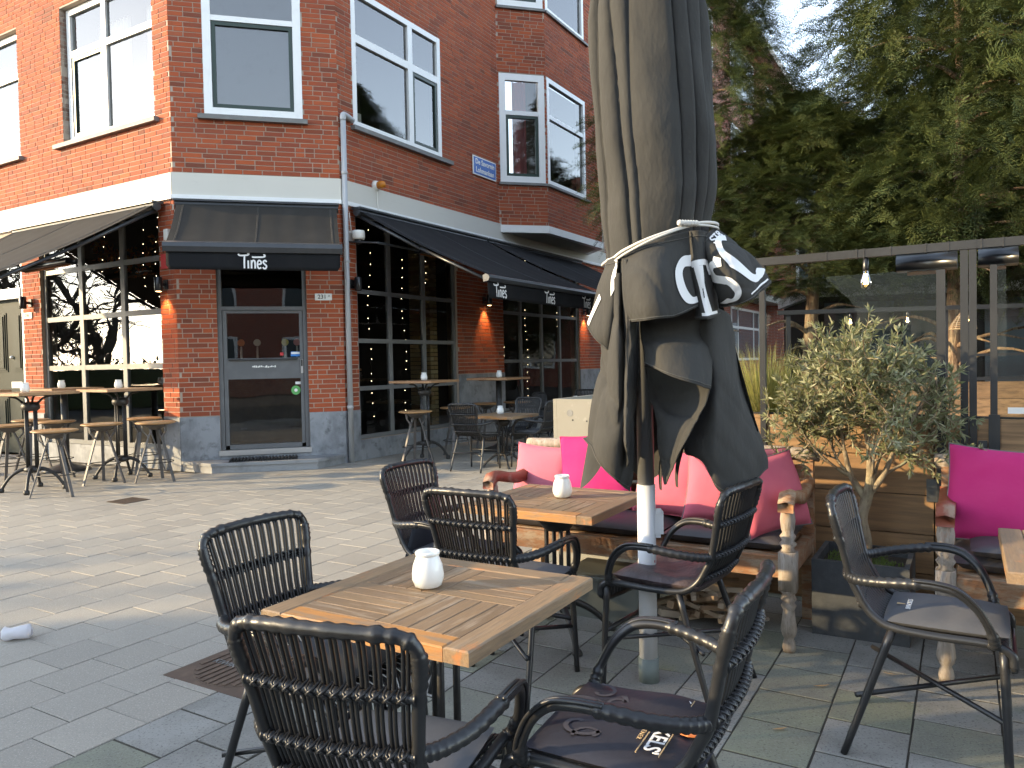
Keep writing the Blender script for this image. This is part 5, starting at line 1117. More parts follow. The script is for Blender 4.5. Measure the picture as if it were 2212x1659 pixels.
# ------------------------------------------------------------------ folded umbrella
NETS = {
 'L':[[(-0.161,-0.1,1.678),(-0.147,-0.2,1.666),(-0.123,-0.22,1.664),(-0.099,-0.18,1.668)],[(-0.2,-0.08,1.405),(-0.174,-0.17,1.402),(-0.139,-0.24,1.399),(-0.103,-0.2,1.399)],[(-0.224,-0.06,1.182),(-0.187,-0.17,1.177),(-0.144,-0.25,1.171),(-0.084,-0.2,1.15)],[(-0.254,-0.04,1.05),(-0.206,-0.16,1.023),(-0.143,-0.22,0.992),(-0.07,-0.17,0.958)],[(-0.276,-0.02,1.02),(-0.222,-0.12,0.946),(-0.157,-0.18,0.871),(-0.085,-0.14,0.813)]],
 'M':[[(-0.123,-0.2,1.719),(-0.109,-0.27,1.709),(-0.08,-0.24,1.713),(-0.052,-0.18,1.72)],[(-0.117,-0.18,1.472),(-0.112,-0.29,1.466),(-0.085,-0.27,1.467),(-0.053,-0.16,1.472)],[(-0.12,-0.17,1.203),(-0.12,-0.29,1.207),(-0.091,-0.26,1.206),(-0.057,-0.14,1.2)],[(-0.133,-0.17,1.059),(-0.123,-0.27,1.05),(-0.094,-0.24,1.055),(-0.062,-0.13,1.054)],[(-0.104,-0.16,0.966),(-0.107,-0.22,0.938),(-0.093,-0.2,0.917),(-0.071,-0.13,0.953)]],
 'C1':[[(-0.051,-0.2,1.54),(0.028,-0.25,1.535),(0.133,-0.25,1.533),(0.233,-0.2,1.535)],[(-0.042,-0.17,1.444),(0.036,-0.22,1.435),(0.142,-0.22,1.429),(0.246,-0.18,1.429)],[(-0.046,-0.22,1.389),(0.028,-0.29,1.381),(0.13,-0.29,1.372),(0.235,-0.22,1.366)],[(-0.044,-0.24,1.318),(0.023,-0.34,1.278),(0.12,-0.36,1.242),(0.203,-0.3,1.219)]],
 'C2':[[(-0.032,-0.19,1.309),(0.044,-0.24,1.29),(0.133,-0.27,1.262),(0.199,-0.29,1.225)],[(-0.012,-0.17,1.2),(0.058,-0.16,1.181),(0.121,-0.2,1.16),(0.17,-0.29,1.15)],[(0.006,-0.16,1.1),(0.041,-0.22,1.086),(0.088,-0.25,1.07),(0.127,-0.29,1.055)],[(0.017,-0.15,0.981),(0.034,-0.21,0.973),(0.059,-0.23,0.962),(0.08,-0.26,0.957)],[(0.041,-0.13,0.842),(0.043,-0.15,0.842),(0.046,-0.16,0.841),(0.051,-0.17,0.845)]],
 'R':[[(0.149,-0.18,1.538),(0.21,-0.22,1.534),(0.286,-0.15,1.519),(0.343,-0.05,1.506)],[(0.168,-0.16,1.287),(0.228,-0.24,1.286),(0.337,-0.14,1.283),(0.4,-0.02,1.281)],[(0.139,-0.16,1.107),(0.227,-0.27,1.112),(0.371,-0.15,1.101),(0.455,-0.0,1.089)],[(0.126,-0.15,0.97),(0.216,-0.27,0.964),(0.39,-0.16,0.947),(0.492,-0.0,0.945)],[(0.164,-0.16,0.943),(0.225,-0.23,0.835),(0.337,-0.18,0.79),(0.494,-0.02,0.877)]],
 'V1':[[(-0.121,-0.24,1.734),(-0.045,-0.29,1.76),(0.039,-0.3,1.787),(0.131,-0.26,1.813)],[(-0.12,-0.27,1.64),(-0.048,-0.345,1.647),(0.044,-0.35,1.662),(0.138,-0.29,1.681)],[(-0.116,-0.28,1.553),(-0.045,-0.365,1.553),(0.047,-0.37,1.568),(0.148,-0.3,1.594)],[(-0.104,-0.26,1.476),(-0.03,-0.37,1.477),(0.06,-0.38,1.488),(0.16,-0.31,1.528)]],
 'V2':[[(0.123,-0.22,1.816),(0.149,-0.27,1.811),(0.186,-0.26,1.812),(0.235,-0.18,1.812)],[(0.134,-0.24,1.691),(0.158,-0.3,1.686),(0.194,-0.28,1.688),(0.244,-0.18,1.687)],[(0.142,-0.25,1.568),(0.165,-0.32,1.561),(0.203,-0.29,1.566),(0.26,-0.18,1.571)],[(0.149,-0.25,1.48),(0.173,-0.33,1.475),(0.211,-0.3,1.483),(0.27,-0.18,1.5)]],
 'V3':[[(0.165,-0.2,1.748),(0.174,-0.25,1.776),(0.205,-0.24,1.806),(0.259,-0.15,1.847)],[(0.195,-0.22,1.675),(0.209,-0.3,1.707),(0.247,-0.29,1.751),(0.316,-0.16,1.808)],[(0.223,-0.23,1.612),(0.243,-0.33,1.643),(0.292,-0.31,1.696),(0.373,-0.16,1.759)],[(0.243,-0.23,1.55),(0.288,-0.33,1.571),(0.349,-0.3,1.624),(0.432,-0.15,1.684)],[(0.254,-0.2,1.517),(0.313,-0.3,1.526),(0.395,-0.26,1.567),(0.48,-0.12,1.623)]],
 'V0':[[(-0.159,-0.12,1.727),(-0.143,-0.19,1.728),(-0.129,-0.22,1.73),(-0.112,-0.2,1.736)],[(-0.198,-0.1,1.621),(-0.172,-0.18,1.601),(-0.144,-0.21,1.591),(-0.114,-0.17,1.59)],[(-0.227,-0.07,1.507),(-0.199,-0.16,1.465),(-0.162,-0.19,1.44),(-0.123,-0.14,1.434)],[(-0.238,-0.05,1.475),(-0.205,-0.13,1.412),(-0.168,-0.15,1.375),(-0.129,-0.1,1.357)]],
}
UL = np.array([.544, 3.151, 0]); um = thing('folded_umbrella', 'large folded dark canvas umbrella tied with pale rope, white lettering on its flaps', 'umbrella', tuple(UL))
def surf(net, nu, nv):
    net = np.array(net, float); rows = np.stack([catmull(net[i], nu) for i in range(len(net))]); return np.stack([catmull(rows[:, j], nv) for j in range(nu)], 1)
def normals(G):
    du = np.gradient(G, axis=1); dv = np.gradient(G, axis=0); N = np.cross(du, dv); N /= np.maximum(np.linalg.norm(N, axis=2), 1e-9)[..., None]
    if N[..., 1].mean() > 0: N = -N
    return N
SURF = {}
def sheet(key, nu, nv, wr, seed, name, th=.004, k=10):
    G = surf(NETS[key], nu, nv); N = normals(G); e = np.minimum(1, np.linspace(0, 3, nv))[:, None]
    rr = np.random.default_rng(seed + 90); cr = np.zeros(G.shape[:2])
    for i_ in range(4): d_ = np.array([rr.normal() * 1.0, rr.normal() * .5, rr.normal() * .45]); d_ *= rr.uniform(9, 20) / np.linalg.norm(d_); cr -= (1 - np.abs(np.sin(G @ d_ + rr.random() * 6))) ** 4
    G = G + N * ((wob(G * [1, 1, .55], wr, seed, k) + cr * wr * (.2 if key == 'R' else .5)) * e)[..., None]; N = normals(G); SURF[key] = (G, N)
    b = MB(); b.grid(G); o = b.build(name, W['canvas'], um, True); md = o.modifiers.new('thickness', 'SOLIDIFY'); md.thickness = th; md.offset = 1 ; return o
def on_surf(key, u, v, lift=.004):
    G, N = SURF[key]; nv, nu = G.shape[:2]; x = min(max(u, 0), 1) * (nu - 1.001); y = min(max(v, 0), 1) * (nv - 1.001); i, j = int(y), int(x); fy, fx = y - i, x - j
    L_ = lambda A: (A[i, j] * (1 - fx) + A[i, j + 1] * fx) * (1 - fy) + (A[i + 1, j] * (1 - fx) + A[i + 1, j + 1] * fx) * fy
    return L_(G) + L_(N) * lift
# upper closed canopy: pleats round the pole
nth, nz = 520, 80; th = np.linspace(0, 2 * math.pi, nth + 1); G = []
steps = np.array([.35, 1.1, 1.75, 2.5, 3.3, 3.86, 4.19, 4.93, 5.22, 5.50, 6.0]); dep = np.array([.25, .3, .25, .3, .16, .26, .24, .20, .24, .26, .22])
for k in range(nz):
    t = k / (nz - 1); z = 3.42 + (1.70 - 3.42) * t
    Rr = np.interp(z, [1.70, 1.80, 1.95, 2.2, 2.7, 3.1, 3.42], [.205, .196, .222, .238, .226, .16, .03]); r = np.full(nth + 1, Rr)
    sh = .05 * np.sin(z * 1.6 + steps * 3) + .03 * np.sin(z * 4 + steps * 5); st_ = steps + sh
    for i, d in enumerate(dep):                       # each panel swells gently, then tucks in sharply behind the next
        a0, a1 = st_[i], st_[(i + 1) % len(st_)] + (2 * math.pi if i == len(st_) - 1 else 0); ph = ((th - a0) % (2 * math.pi)) / (a1 - a0); m_ = ph < 1
        dd = d * (.65 + .35 * math.sin(z * 2.3 + i * 2.1)); pr_ = 1 - dd * (1 - np.clip(ph, 0, 1) ** .55) - dd * .75 * np.exp(-(1 - ph) * 16 * (a1 - a0)); r = np.where(m_, Rr * pr_ * (1 + .5 * dd), r)
    r = r + .004 * np.sin(7 * th + 9 * z)
    cx_ = np.interp(z, [1.7, 2.0, 3.42], [.06, .07, .0]); G.append(np.stack([cx_ + r * np.cos(th) * 1.0, -.02 + r * np.sin(th) * .95, z + .26 * r * np.cos(th) * max(0, 1 - (z - 1.7) / .5)], 1))
G = np.array(G); G += (wob(G * [1, 1, .35], .006, 5, 12))[..., None] * np.stack([np.cos(th), np.sin(th), 0 * th], 1)[None]; G[:, -1] = G[:, 0]
b = MB(); b.grid(G); b.build('canopy', W['canvas'], um, True)
# back of the skirt
G = []; thb = np.linspace(-.15, math.pi + .25, 120)
for k in range(40):
    t = k / 39; Rr = .17 + .15 * t ** .8; r = Rr * (1 - .28 * np.abs(np.sin(thb * 3.2 + .4)) ** 3); hem = .92 + .12 * np.cos(thb * 5 + 1); z = 1.74 + (hem - 1.74) * t
    G.append(np.stack([.09 + r * np.cos(thb) * (1 + .15 * t), r * np.sin(thb) * .8, z], 1))
b = MB(); b.grid(np.array(G)); b.build('skirt', W['canvas'], um, True)
for key, sd, wr in (('L', 31, .022), ('M', 32, .010), ('C1', 33, .010), ('C2', 39, .012), ('R', 34, .018)): sheet(key, 40, 80, wr, sd, 'skirt', .003, 12)
for key, sd, wr in (('V0', 35, .008), ('V1', 36, .014), ('V2', 37, .007), ('V3', 38, .014)): sheet(key, 48, 48, wr, sd, 'valance', .004, 13)
# hem tips behind the pole
for (x, y, z0, z1, w) in ((.075, -.03, 1.25, .80, .06), (.135, -.06, 1.2, .815, .05)):
    G = [[(x + (f - .5) * w * (1 - t * .9) + .02 * math.sin(t * 5), y - .02 * math.cos((f - .5) * 5), z0 + (z1 - z0) * t) for f in np.linspace(0, 1, 8)] for t in np.linspace(0, 1, 14)]; b = MB(); b.grid(G); b.build('hem_tip', W['canvas'], um, True)
# stitched hems
W['stitch'] = mat('stitch', (.10, .097, .088), .9)
b = MB()
for key in ('V0', 'V1', 'V2', 'V3'):
    for vv in (.965, .06): b = MB(); b.tube([on_surf(key, u, vv, .0045) for u in np.linspace(.01, .99, 40)], .0012, 4); b.build('stitching', W['stitch'], um)
for key in ('L', 'C1', 'R'): b = MB(); b.tube([on_surf(key, u, .975, .0035) for u in np.linspace(.01, .99, 40)], .0012, 4); b.build('stitching', W['stitch'], um)
# lettering printed on the flaps
sq = lambda key, w, h_: (lambda x, y: on_surf(key, x / w, y / h_))
m1, m2, m3 = sq('V1', 150, 150), sq('V2', 55, 190), sq('V3', 95, 160)
def letter(*rib):
    b = MB()
    for P, w, f, n in rib: ribbon(b, P, w, f, n)
    b.build('letter', W['print_white'], um, True)
letter(([(151, 42), (130, 43), (119, 60), (122, 92), (131, 119), (140, 128), (151, 129)], 17, m1, 40))
letter(([(17, 68), (21, 120), (27, 172)], 18, m2, 20), ([(4, 66), (20, 62), (38, 64), (44, 84)], 11, m2, 24), ([(12, 176), (46, 176)], 9, m2, 8))
letter(([(38, 60), (30, 55), (20, 50), (10, 56), (9, 72), (20, 86), (31, 99), (34, 118), (27, 133), (16, 137), (7, 128)], 14, m3, 60), ([(28, 44), (37, 58)], 14, m3, 8))
letter(([(84, 36), (72, 27), (60, 32), (53, 50), (55, 76), (61, 102), (69, 122), (80, 130), (92, 122)], 14, m3, 60))
letter(([(52, 147), (90, 147)], 3.5, m3, 8))
for i_, ch_ in enumerate('StR'): b = MB(); strokes(b, ch_, .22, lambda x, y: on_surf('V3', x, .165 - y * .62), .58 + .115 * i_, .0, .155); b.build('letter', W['print_white'], um, True)
f0 = lambda x, y: on_surf('V0', x, y); letter(([(.62, .12), (.50, .20), (.58, .34)], .12, f0, 26)); letter(([(.16, .40), (.06, .62), (.03, .86)], .08, f0, 26))
b = MB(); strokes(b, 'b', .25, lambda x, y: on_surf('V0', x, .12 - y * .5), .55, 0, .16); b.build('letter', W['print_white'], um, True)
# rope
P = [(-.150, -.06, 1.735), (-.142, -.17, 1.728), (-.118, -.262, 1.742), (-.045, -.316, 1.772), (.04, -.325, 1.80), (.12, -.295, 1.826), (.16, -.285, 1.836), (.22, -.235, 1.846), (.27, -.15, 1.852), (.285, -.02, 1.85)]
b = MB(); b.tube(P, .0055, 7, smooth=60); b.tube([(x, y - .003, z - .010 - .006 * math.sin(i)) for i, (x, y, z) in enumerate(P)], .0045, 7, smooth=60); b.tube([(.285, -.02, 1.85), (.2, .2, 1.83), (0, .24, 1.78), (-.14, .15, 1.74), (-.150, -.06, 1.735)], .0055, 7, smooth=30)
for k in range(7): b.lathe([(.001, 1.832 - .012), (.011, 1.832 - .006), (.011, 1.832 + .006), (.001, 1.832 + .012)], 8, (.085 + .012 * k * .9, -.318 + .003 * k))
b.build('rope', W['rope'], um, True)
# pole
b = MB(); b.tube([(0, 0, .82), (0, 0, 3.45)], .0345, 20); b.build('upper_pole', W['pole_grey'], um, True)
b = MB(); b.tube([(0, 0, .10), (0, 0, .818)], .0375, 24); b.build('lower_pole', W['pole_white'], um, True)
b = MB(); b.tube([(0, 0, 0), (0, 0, .10)], .042, 24); b.build('ground_sleeve', W['sleeve'], um, True)
b = MB(); b.box((.03, -.022, .615), (.066, .018, .715), ch=.006); b.box((.034, -.018, .60), (.055, .014, .616)); b.box((.036, -.028, .70), (.056, -.02, .722)); b.build('locking_bracket', W['pole_white'], um)
b = MB(); a = np.linspace(-1.15, -.62, 6); b.grid([[(.0385 * math.cos(t), .0385 * math.sin(t), z) for t in a] for z in np.linspace(.40, .56, 4)]); b.build('warning_label', W['enamel'], um, True)
b = MB()
for z0, z1, a0, a1 in ((.535, .555, -1.1, -.95), (.50, .51, -.9, -.75), (.47, .478, -1.0, -.7), (.44, .444, -1.05, -.7), (.425, .428, -1.05, -.75)): b.grid([[(.0390 * math.cos(t), .0390 * math.sin(t), z) for t in np.linspace(a0, a1, 3)] for z in (z0, z1)])
b.build('label_print', W['red_paper'], um)
# ------------------------------------------------------------------ terrace screen with boards, posts and glass
def lbox(mb, s0, s1, o0, o1, z0, z1, ch=0):
    V = [sp(s, o, z) for z in (z0, z1) for (s, o) in ((s0, o0), (s1, o0), (s1, o1), (s0, o1))]; return mb.add(V, [(3, 2, 1, 0), (4, 5, 6, 7), (0, 1, 5, 4), (1, 2, 6, 5), (2, 3, 7, 6), (3, 0, 4, 7)])
OFF = sp(-.3, .85); scr = thing('terrace_screen', 'timber planter wall with dark posts and glass panels behind the daybeds', 'screen', tuple(OFF), AZ_S)
def loc_s(s, o, z): return (s + .3, o - .85, z)
bm = None
def board(L_, h_, t=.026):
    b = MB(); b.box((-L_ / 2, 0, -h_ / 2), (L_ / 2, t, h_ / 2)); me = b.mesh('board'); me.materials.append(W['board']); return me
ml, mr = board(1.10, .198), board(1.78, .198)
for k in range(5):
    link('board', ml, None, scr, loc_s(-.018, .85 + random.uniform(-.003, .003), .102 + k * .203)); link('board', mr, None, scr, loc_s(1.428, .85 + random.uniform(-.003, .003), .102 + k * .203 - .006))
def spart(mb, name, m, smooth=False):
    V = np.vstack(mb.v) - OFF; c, s_ = math.cos(-AZ_S), math.sin(-AZ_S); V = np.stack([V[:, 0] * c - V[:, 1] * s_, V[:, 0] * s_ + V[:, 1] * c, V[:, 2]], 1); mb.v = [V]; return mb.build(name, m, scr, smooth)
b = MB(); lbox(b, -1.64, -1.615, .84, 1.50, 0, 1.09); lbox(b, -1.614, -.575, .84, .868, 0, 1.09); spart(b, 'end_panel', W['concrete'])
for s_, z_ in ((-1.50, .955), (-1.40, .95), (-1.12, .95)): b = MB(); b.tube([sp(s_, .841, z_), sp(s_, .838, z_)], .006, 8); spart(b, 'bolt', W['black_iron'])
b = MB(); b.tube([sp(-1.52, .841, 1.0), sp(-1.52, .8385, 1.0)], .022, 16); spart(b, 'round_mark', W['sill'])
b = MB(); lbox(b, -1.61, 2.3, .90, 1.48, .02, .86); spart(b, 'soil', W['soil'])
b = MB(); lbox(b, -.57, .55, .872, .90, .99, 1.022); lbox(b, .66, 2.3, .872, .90, .985, 1.015); spart(b, 'top_rail', W['post_metal'])
for (s0, s1, z1) in ((-.322, -.292, 1.86), (.548, .588, 1.755), (.652, .686, 1.845), (.689, .722, 1.845), (.778, .808, 1.76)):
    b = MB(); lbox(b, s0, s1, .835, .87, .45 if s0 > .6 else .02, z1); spart(b, 'post', W['post_metal'])
b = MB(); lbox(b, .77, .818, .828, .834, .50, 1.03); spart(b, 'post_shoe', W['post_metal'])
for (s0, s1, z0, z1) in ((.60, .648, .70, .90), (.726, .765, .70, .90), (.50, .645, .58, .695), (.73, .83, .58, .695)):
    b = MB(); lbox(b, s0, s1, .838, .849, z0, z1); spart(b, 'bracket_plate', W['anthracite'])
for (s, z) in ((.625, .86), (.625, .74), (.745, .86), (.745, .74), (.60, .66), (.60, .61), (.76, .66), (.76, .61)):
    b = MB(); b.tube([sp(s, .838, z), sp(s, .832, z)], .006, 8); spart(b, 'bolt_head', W['alu'])
b = MB(); lbox(b, -.46, .651, .83, .875, 1.846, 1.888); spart(b, 'beam', W['post_metal'])
b = MB(); lbox(b, .7225, 2.4, .83, .875, 1.846, 1.888); lbox(b, .651, .7225, .829, .876, 1.8455, 1.8885); spart(b, 'beam', W['post_metal'])
for s in (.03, .18, .215, .34, .50, .60, .74, .83, .92): b = MB(); lbox(b, s, s + .006, .827, .878, 1.843, 1.891); spart(b, 'cable_tie', W['black_iron'])
for (s0, s1) in ((-.29, .546), (.81, 2.3)):
    b = MB(); b.add([sp(s0, .853, 1.0), sp(s1, .853, 1.0), sp(s1, .853, 1.755), sp(s0, .853, 1.755)], [(0, 1, 2, 3)]); spart(b, 'glass_panel', W['screen_glass'])
    b = MB(); lbox(b, s0, s1, .851, .856, 1.7552, 1.759); spart(b, 'glass_edge', W['screen_glass'])
b = MB(); lbox(b, .85, .935, .846, .850, 1.035, 1.065); spart(b, 'maker_label', W['enamel'])
# heaters and bulbs on the beam
heater(sp(.36, 1.0, 1.80), sp(.64, 1.0, 1.80), 'black bar heater left of the twin posts above the terrace screen'); heater(sp(.73, 1.0, 1.80), sp(.90, 1.0, 1.80), 'black bar heater right of the twin posts above the terrace screen')
def make_bulb():
    rt = thing('light_bulb', '', 'light bulb'); b = MB(); b.lathe([(.008, .06), (.014, .055), (.016, .0), (.012, -.012)], 12); b.build('socket', W['skin_dark'], rt, True)
    b = MB(); b.lathe([(.012, -.01), (.014, -.02), (.028, -.06), (.030, -.075), (.022, -.098), (.004, -.108)], 18, cap=False); b.build('bulb_glass', W['bulb_glass'], rt, True)
    b = MB()
    for a in range(5): b.tube([(.006 * math.cos(a * 1.26), .006 * math.sin(a * 1.26), -.025), (.011 * math.cos(a * 1.26), .011 * math.sin(a * 1.26), -.08)], .0012, 4)
    b.build('filament', W['filament'], rt); return rt
bb0 = make_bulb(); _bb = []
place(bb0, _bb, tuple(sp(.224, .85, 1.786)), 0, 'lit filament bulb hanging from the near beam above the olive tree', 'filament bulbs')
# second screen on the far side of that terrace
FE = dict(o=np.array([3.3, 9.2, 0]), u=np.array([.985, -.173, 0]), n=np.array([-.173, -.985, 0])); scr2 = thing('terrace_screen', 'far timber wall with glass and posts on the other side of the terrace', 'screen', tuple(FE['o'])); o2 = FE['o']
def q2(mb, name, m): mb.off = o2; return mb.build(name, m, scr2)
for k in range(5):
    for (u0, u1) in ((0, 1.75), (1.76, 4.4)): b = MB(); fbox(b, FE, u0, u1, .01 + k * .2, .205 + k * .2, 0, .03); q2(b, 'board', W['board'])
b = MB(); fbox(b, FE, -.1, 4.5, 1.84, 1.89, -.02, .03); q2(b, 'beam', W['post_metal'])
for u in (.0, 1.74, 1.98, 3.2, 4.3): b = MB(); fbox(b, FE, u, u + .05, .0, 1.84, -.05, -.004); q2(b, 'post', W['post_metal'])
for (u0, u1) in ((.06, 1.73), (2.04, 3.19)):
    b = MB(); fbox(b, FE, u0, u1, 1.02, 1.06, -.04, 0); fbox(b, FE, u0, u1, 1.30, 1.33, -.04, 0); q2(b, 'glass_rail', W['post_metal']); b = MB(); fquad(b, FE, u0, u1, 1.06, 1.75, -.02); q2(b, 'glass_panel', W['screen_glass'])
for u, lab in ((.72, 'lit filament bulb on the far beam, left'), (2.02, 'lit filament bulb on the far beam beside the tree trunk'), (1.35, 'lit filament bulb on the far beam behind the olive crown')): place(bb0, _bb, tuple(fp(FE, u, 1.79, .0)), 0, lab, 'filament bulbs')
def wicker(u, z, dd, lab):
    o = fp(FE, u, z, dd); rt = thing('wicker_lamp', lab, 'lamp', tuple(o), group='wicker pendant lamps'); b = MB()
    for k in range(9): t = k / 8; r_ = .03 + .12 * math.sin(t * 1.45); a = np.linspace(0, 6.283, 21); b.tube([(r_ * math.cos(x), r_ * math.sin(x), .12 - .2 * t) for x in a], .006, 4, cap=False)
    for k in range(14): a = k * .449; b.tube([((.03 + .12 * math.sin(t * 1.45)) * math.cos(a), (.03 + .12 * math.sin(t * 1.45)) * math.sin(a), .12 - .2 * t) for t in np.linspace(0, 1, 6)], .005, 4)
    b.build('shade', W['kindling'], rt); b = MB(); b.tube([(0, 0, .12), (0, 0, .5)], .004, 4); b.build('cord', W['black_ink'], rt)
wicker(2.25, 1.72, -.8, 'wicker pendant lamp beyond the twin posts'); wicker(3.0, 1.75, -.5, 'wicker pendant lamp at the right edge beyond the glass')
# ------------------------------------------------------------------ planter, olive tree
po = np.array([1.71, 3.735, 0]); pl = thing('planter_box', 'dark square fibre planter between the two daybeds', 'planter', tuple(po), AZ_S); S = .42; H = .36; t_ = .022
b = MB()
for (x0, x1, y0, y1) in ((-S / 2, S / 2, -S / 2, -S / 2 + t_), (-S / 2, S / 2, S / 2 - t_, S / 2), (-S / 2, -S / 2 + t_, -S / 2 + t_, S / 2 - t_), (S / 2 - t_, S / 2, -S / 2 + t_, S / 2 - t_)): b.box((x0, y0, 0), (x1, y1, H))
b.build('box', W['planter'], pl)
b = MB(); b.box((-S / 2 + t_, -S / 2 + t_, .1), (S / 2 - t_, S / 2 - t_, H - .045)); b.build('soil', W['soil'], pl)
V = []; Q = []
for k in range(700):
    a, c = rng.uniform(-.17, .17, 2); 
    if math.sin(a * 30) + math.cos(c * 25) < -.2: continue
    n0 = len(V); d = rng.normal(size=2) * .006; hh = rng.uniform(.008, .022); V += [(a - .003, c, H - .046), (a + .003, c, H - .046), (a + d[0] + .001, c + d[1], H - .046 + hh), (a + d[0] - .001, c + d[1], H - .046 + hh)]; Q.append((n0, n0 + 1, n0 + 2, n0 + 3))
tag(link('moss', bigmesh('moss', V, Q), W['moss'], pl), kind='stuff')
ol = thing('olive_tree', 'small olive tree with pale silvery leaves standing in the dark planter', 'tree', tuple(po + ZV * (H - .05))); ol.scale = (.95, .95, .93)
b = MB(); b.tube([(0, 0, -.02), (.01, 0, .12), (-.008, .005, .24), (.012, 0, .34), (.03, -.01, .44), (.02, -.02, .56)], [.034, .028, .026, .028, .024, .014], 12, smooth=24); b.tube([(.012, 0, .34), (-.05, .03, .46), (-.09, .02, .60)], [.02, .016, .011], 10, smooth=14); b.tube([(.02, 0, .36), (.08, -.05, .48), (.13, -.06, .62)], [.018, .014, .01], 10, smooth=14); b.build('trunk', W['olive_bark'], ol, True)
rg = np.random.default_rng(5); br = MB(); LV = []; LQ = []
def leaf(p, d, l, w):
    d = d / np.linalg.norm(d); e = np.cross(d, rg.normal(size=3)); e /= np.linalg.norm(e); n = np.cross(d, e); n0 = len(LV)
    for t, ww, dn in ((0, .12, 0), (.3, .85, .03), (.62, .9, .02), (1, .06, -.04)):
        c = p + d * l * t + n * l * dn; LV.extend([c - e * w / 2 * ww, c + e * w / 2 * ww])
    for k in range(3): LQ.append((n0 + 2 * k, n0 + 2 * k + 1, n0 + 2 * k + 3, n0 + 2 * k + 2))
cen = np.array([.02, -.02, .74]); rad = np.array([.42, .38, .44])
def grow(p, d, l, r_, lev):
    n = 6; P = [p]
    for k in range(n):
        d = d + rg.normal(size=3) * .16 + np.array([0, 0, .10 if lev < 2 else .05]); d /= np.linalg.norm(d); P.append(P[-1] + d * l / n)
    br.tube(np.array(P), np.linspace(r_, r_ * .45, len(P)), 5, cap=False)
    if lev >= 2:
        for k in range(1, len(P)):
            for j in range(4 if lev == 2 else 4):
                q = P[k] + (P[k] - P[k - 1]) * rg.uniform(-.5, .5); dd = d * .8 + rg.normal(size=3) * .62; leaf(q, dd, rg.uniform(.030, .054), rg.uniform(.008, .0115))
        for j in range(5): leaf(P[-1], d + rg.normal(size=3) * .35, rg.uniform(.030, .052), rg.uniform(.007, .011))
    if lev < 3:
        for k in range((6, 6, 4)[lev]):
            i = rg.integers(2, len(P)); dd = d * .55 + rg.normal(size=3) * .62 + np.array([0, 0, .12]); dd /= np.linalg.norm(dd); q = P[i]; out = (q + dd * l * .6 - cen) / rad
            if np.dot(out, out) > 1.25: dd = dd * .5 - out * .25; dd /= np.linalg.norm(dd)
            grow(q, dd, l * rg.uniform(.55, .8), r_ * .6, lev + 1)
for (p, d) in (((.02, -.02, .55), (.1, -.05, 1)), ((-.09, .02, .60), (-.55, .1, .75)), ((.13, -.06, .62), (.6, -.2, .7)), ((.03, -.01, .44), (.3, -.55, .45)), ((-.05, .03, .46), (-.7, -.25, .35)), ((.08, -.05, .48), (.85, .1, .25)), ((.02, -.02, .56), (-.2, .1, 1)), ((.02, -.02, .56), (.3, .05, 1)), ((-.09, .02, .60), (-.25, -.2, .95)), ((.13, -.06, .62), (.3, .2, .95)), ((.03, -.01, .44), (-.05, -.6, .6)), ((-.05, .03, .46), (-.5, .3, .55))): grow(np.array(p), np.array(d) / np.linalg.norm(d), rg.uniform(.34, .48), .009, 1)
for k in range(26):                              # thin upright shoots breaking out of the crown
    a_ = rg.random() * 6.283; e_ = rg.uniform(.15, 1.2); q_ = cen + rad * .82 * np.array([math.cos(a_) * math.cos(e_), math.sin(a_) * math.cos(e_), math.sin(e_)]); d_ = (q_ - cen) * .9 + np.array([0, 0, .45]); d_ /= np.linalg.norm(d_); grow(q_ - d_ * .1, d_, rg.uniform(.18, .27), .003, 3)
br.build('branches', W['olive_bark'], ol, True)
tag(link('leaves', bigmesh('leaves', LV, LQ), W['olive_leaf'], ol), kind='stuff')
# ornamental grass in the planter wall
go_ = sp(-.36, 1.12, .86); gr = thing('ornamental_grass', 'tuft of yellow-green ornamental grass in the planter wall behind the umbrella', 'grass', tuple(go_)); V = []; Q = []
for k in range(1700):
    a = rng.uniform(0, 6.283); r0 = rng.uniform(0, .07); ln = rng.uniform(.32, .58); sp_ = rng.uniform(.15, 1.0); p = np.array([r0 * math.cos(a), r0 * math.sin(a), 0]); d = np.array([math.cos(a) * sp_, math.sin(a) * sp_, 1.25]); d /= np.linalg.norm(d); e = np.array([-math.sin(a), math.cos(a), 0]); n0 = len(V); w = rng.uniform(.0018, .0035)
    for j in range(6):
        t = j / 5; ww = w * (1 - t * .85); V += [p - e * ww, p + e * ww]; d = d + np.array([0, 0, -.30 * sp_ * (t + .35)]) + rng.normal(size=3) * .03; d /= np.linalg.norm(d); p = p + d * ln / 5
    for j in range(5): Q.append((n0 + 2 * j, n0 + 2 * j + 1, n0 + 2 * j + 3, n0 + 2 * j + 2))
tag(link('blades', bigmesh('blades', V, Q), W['grass_blade'], gr), kind='stuff')

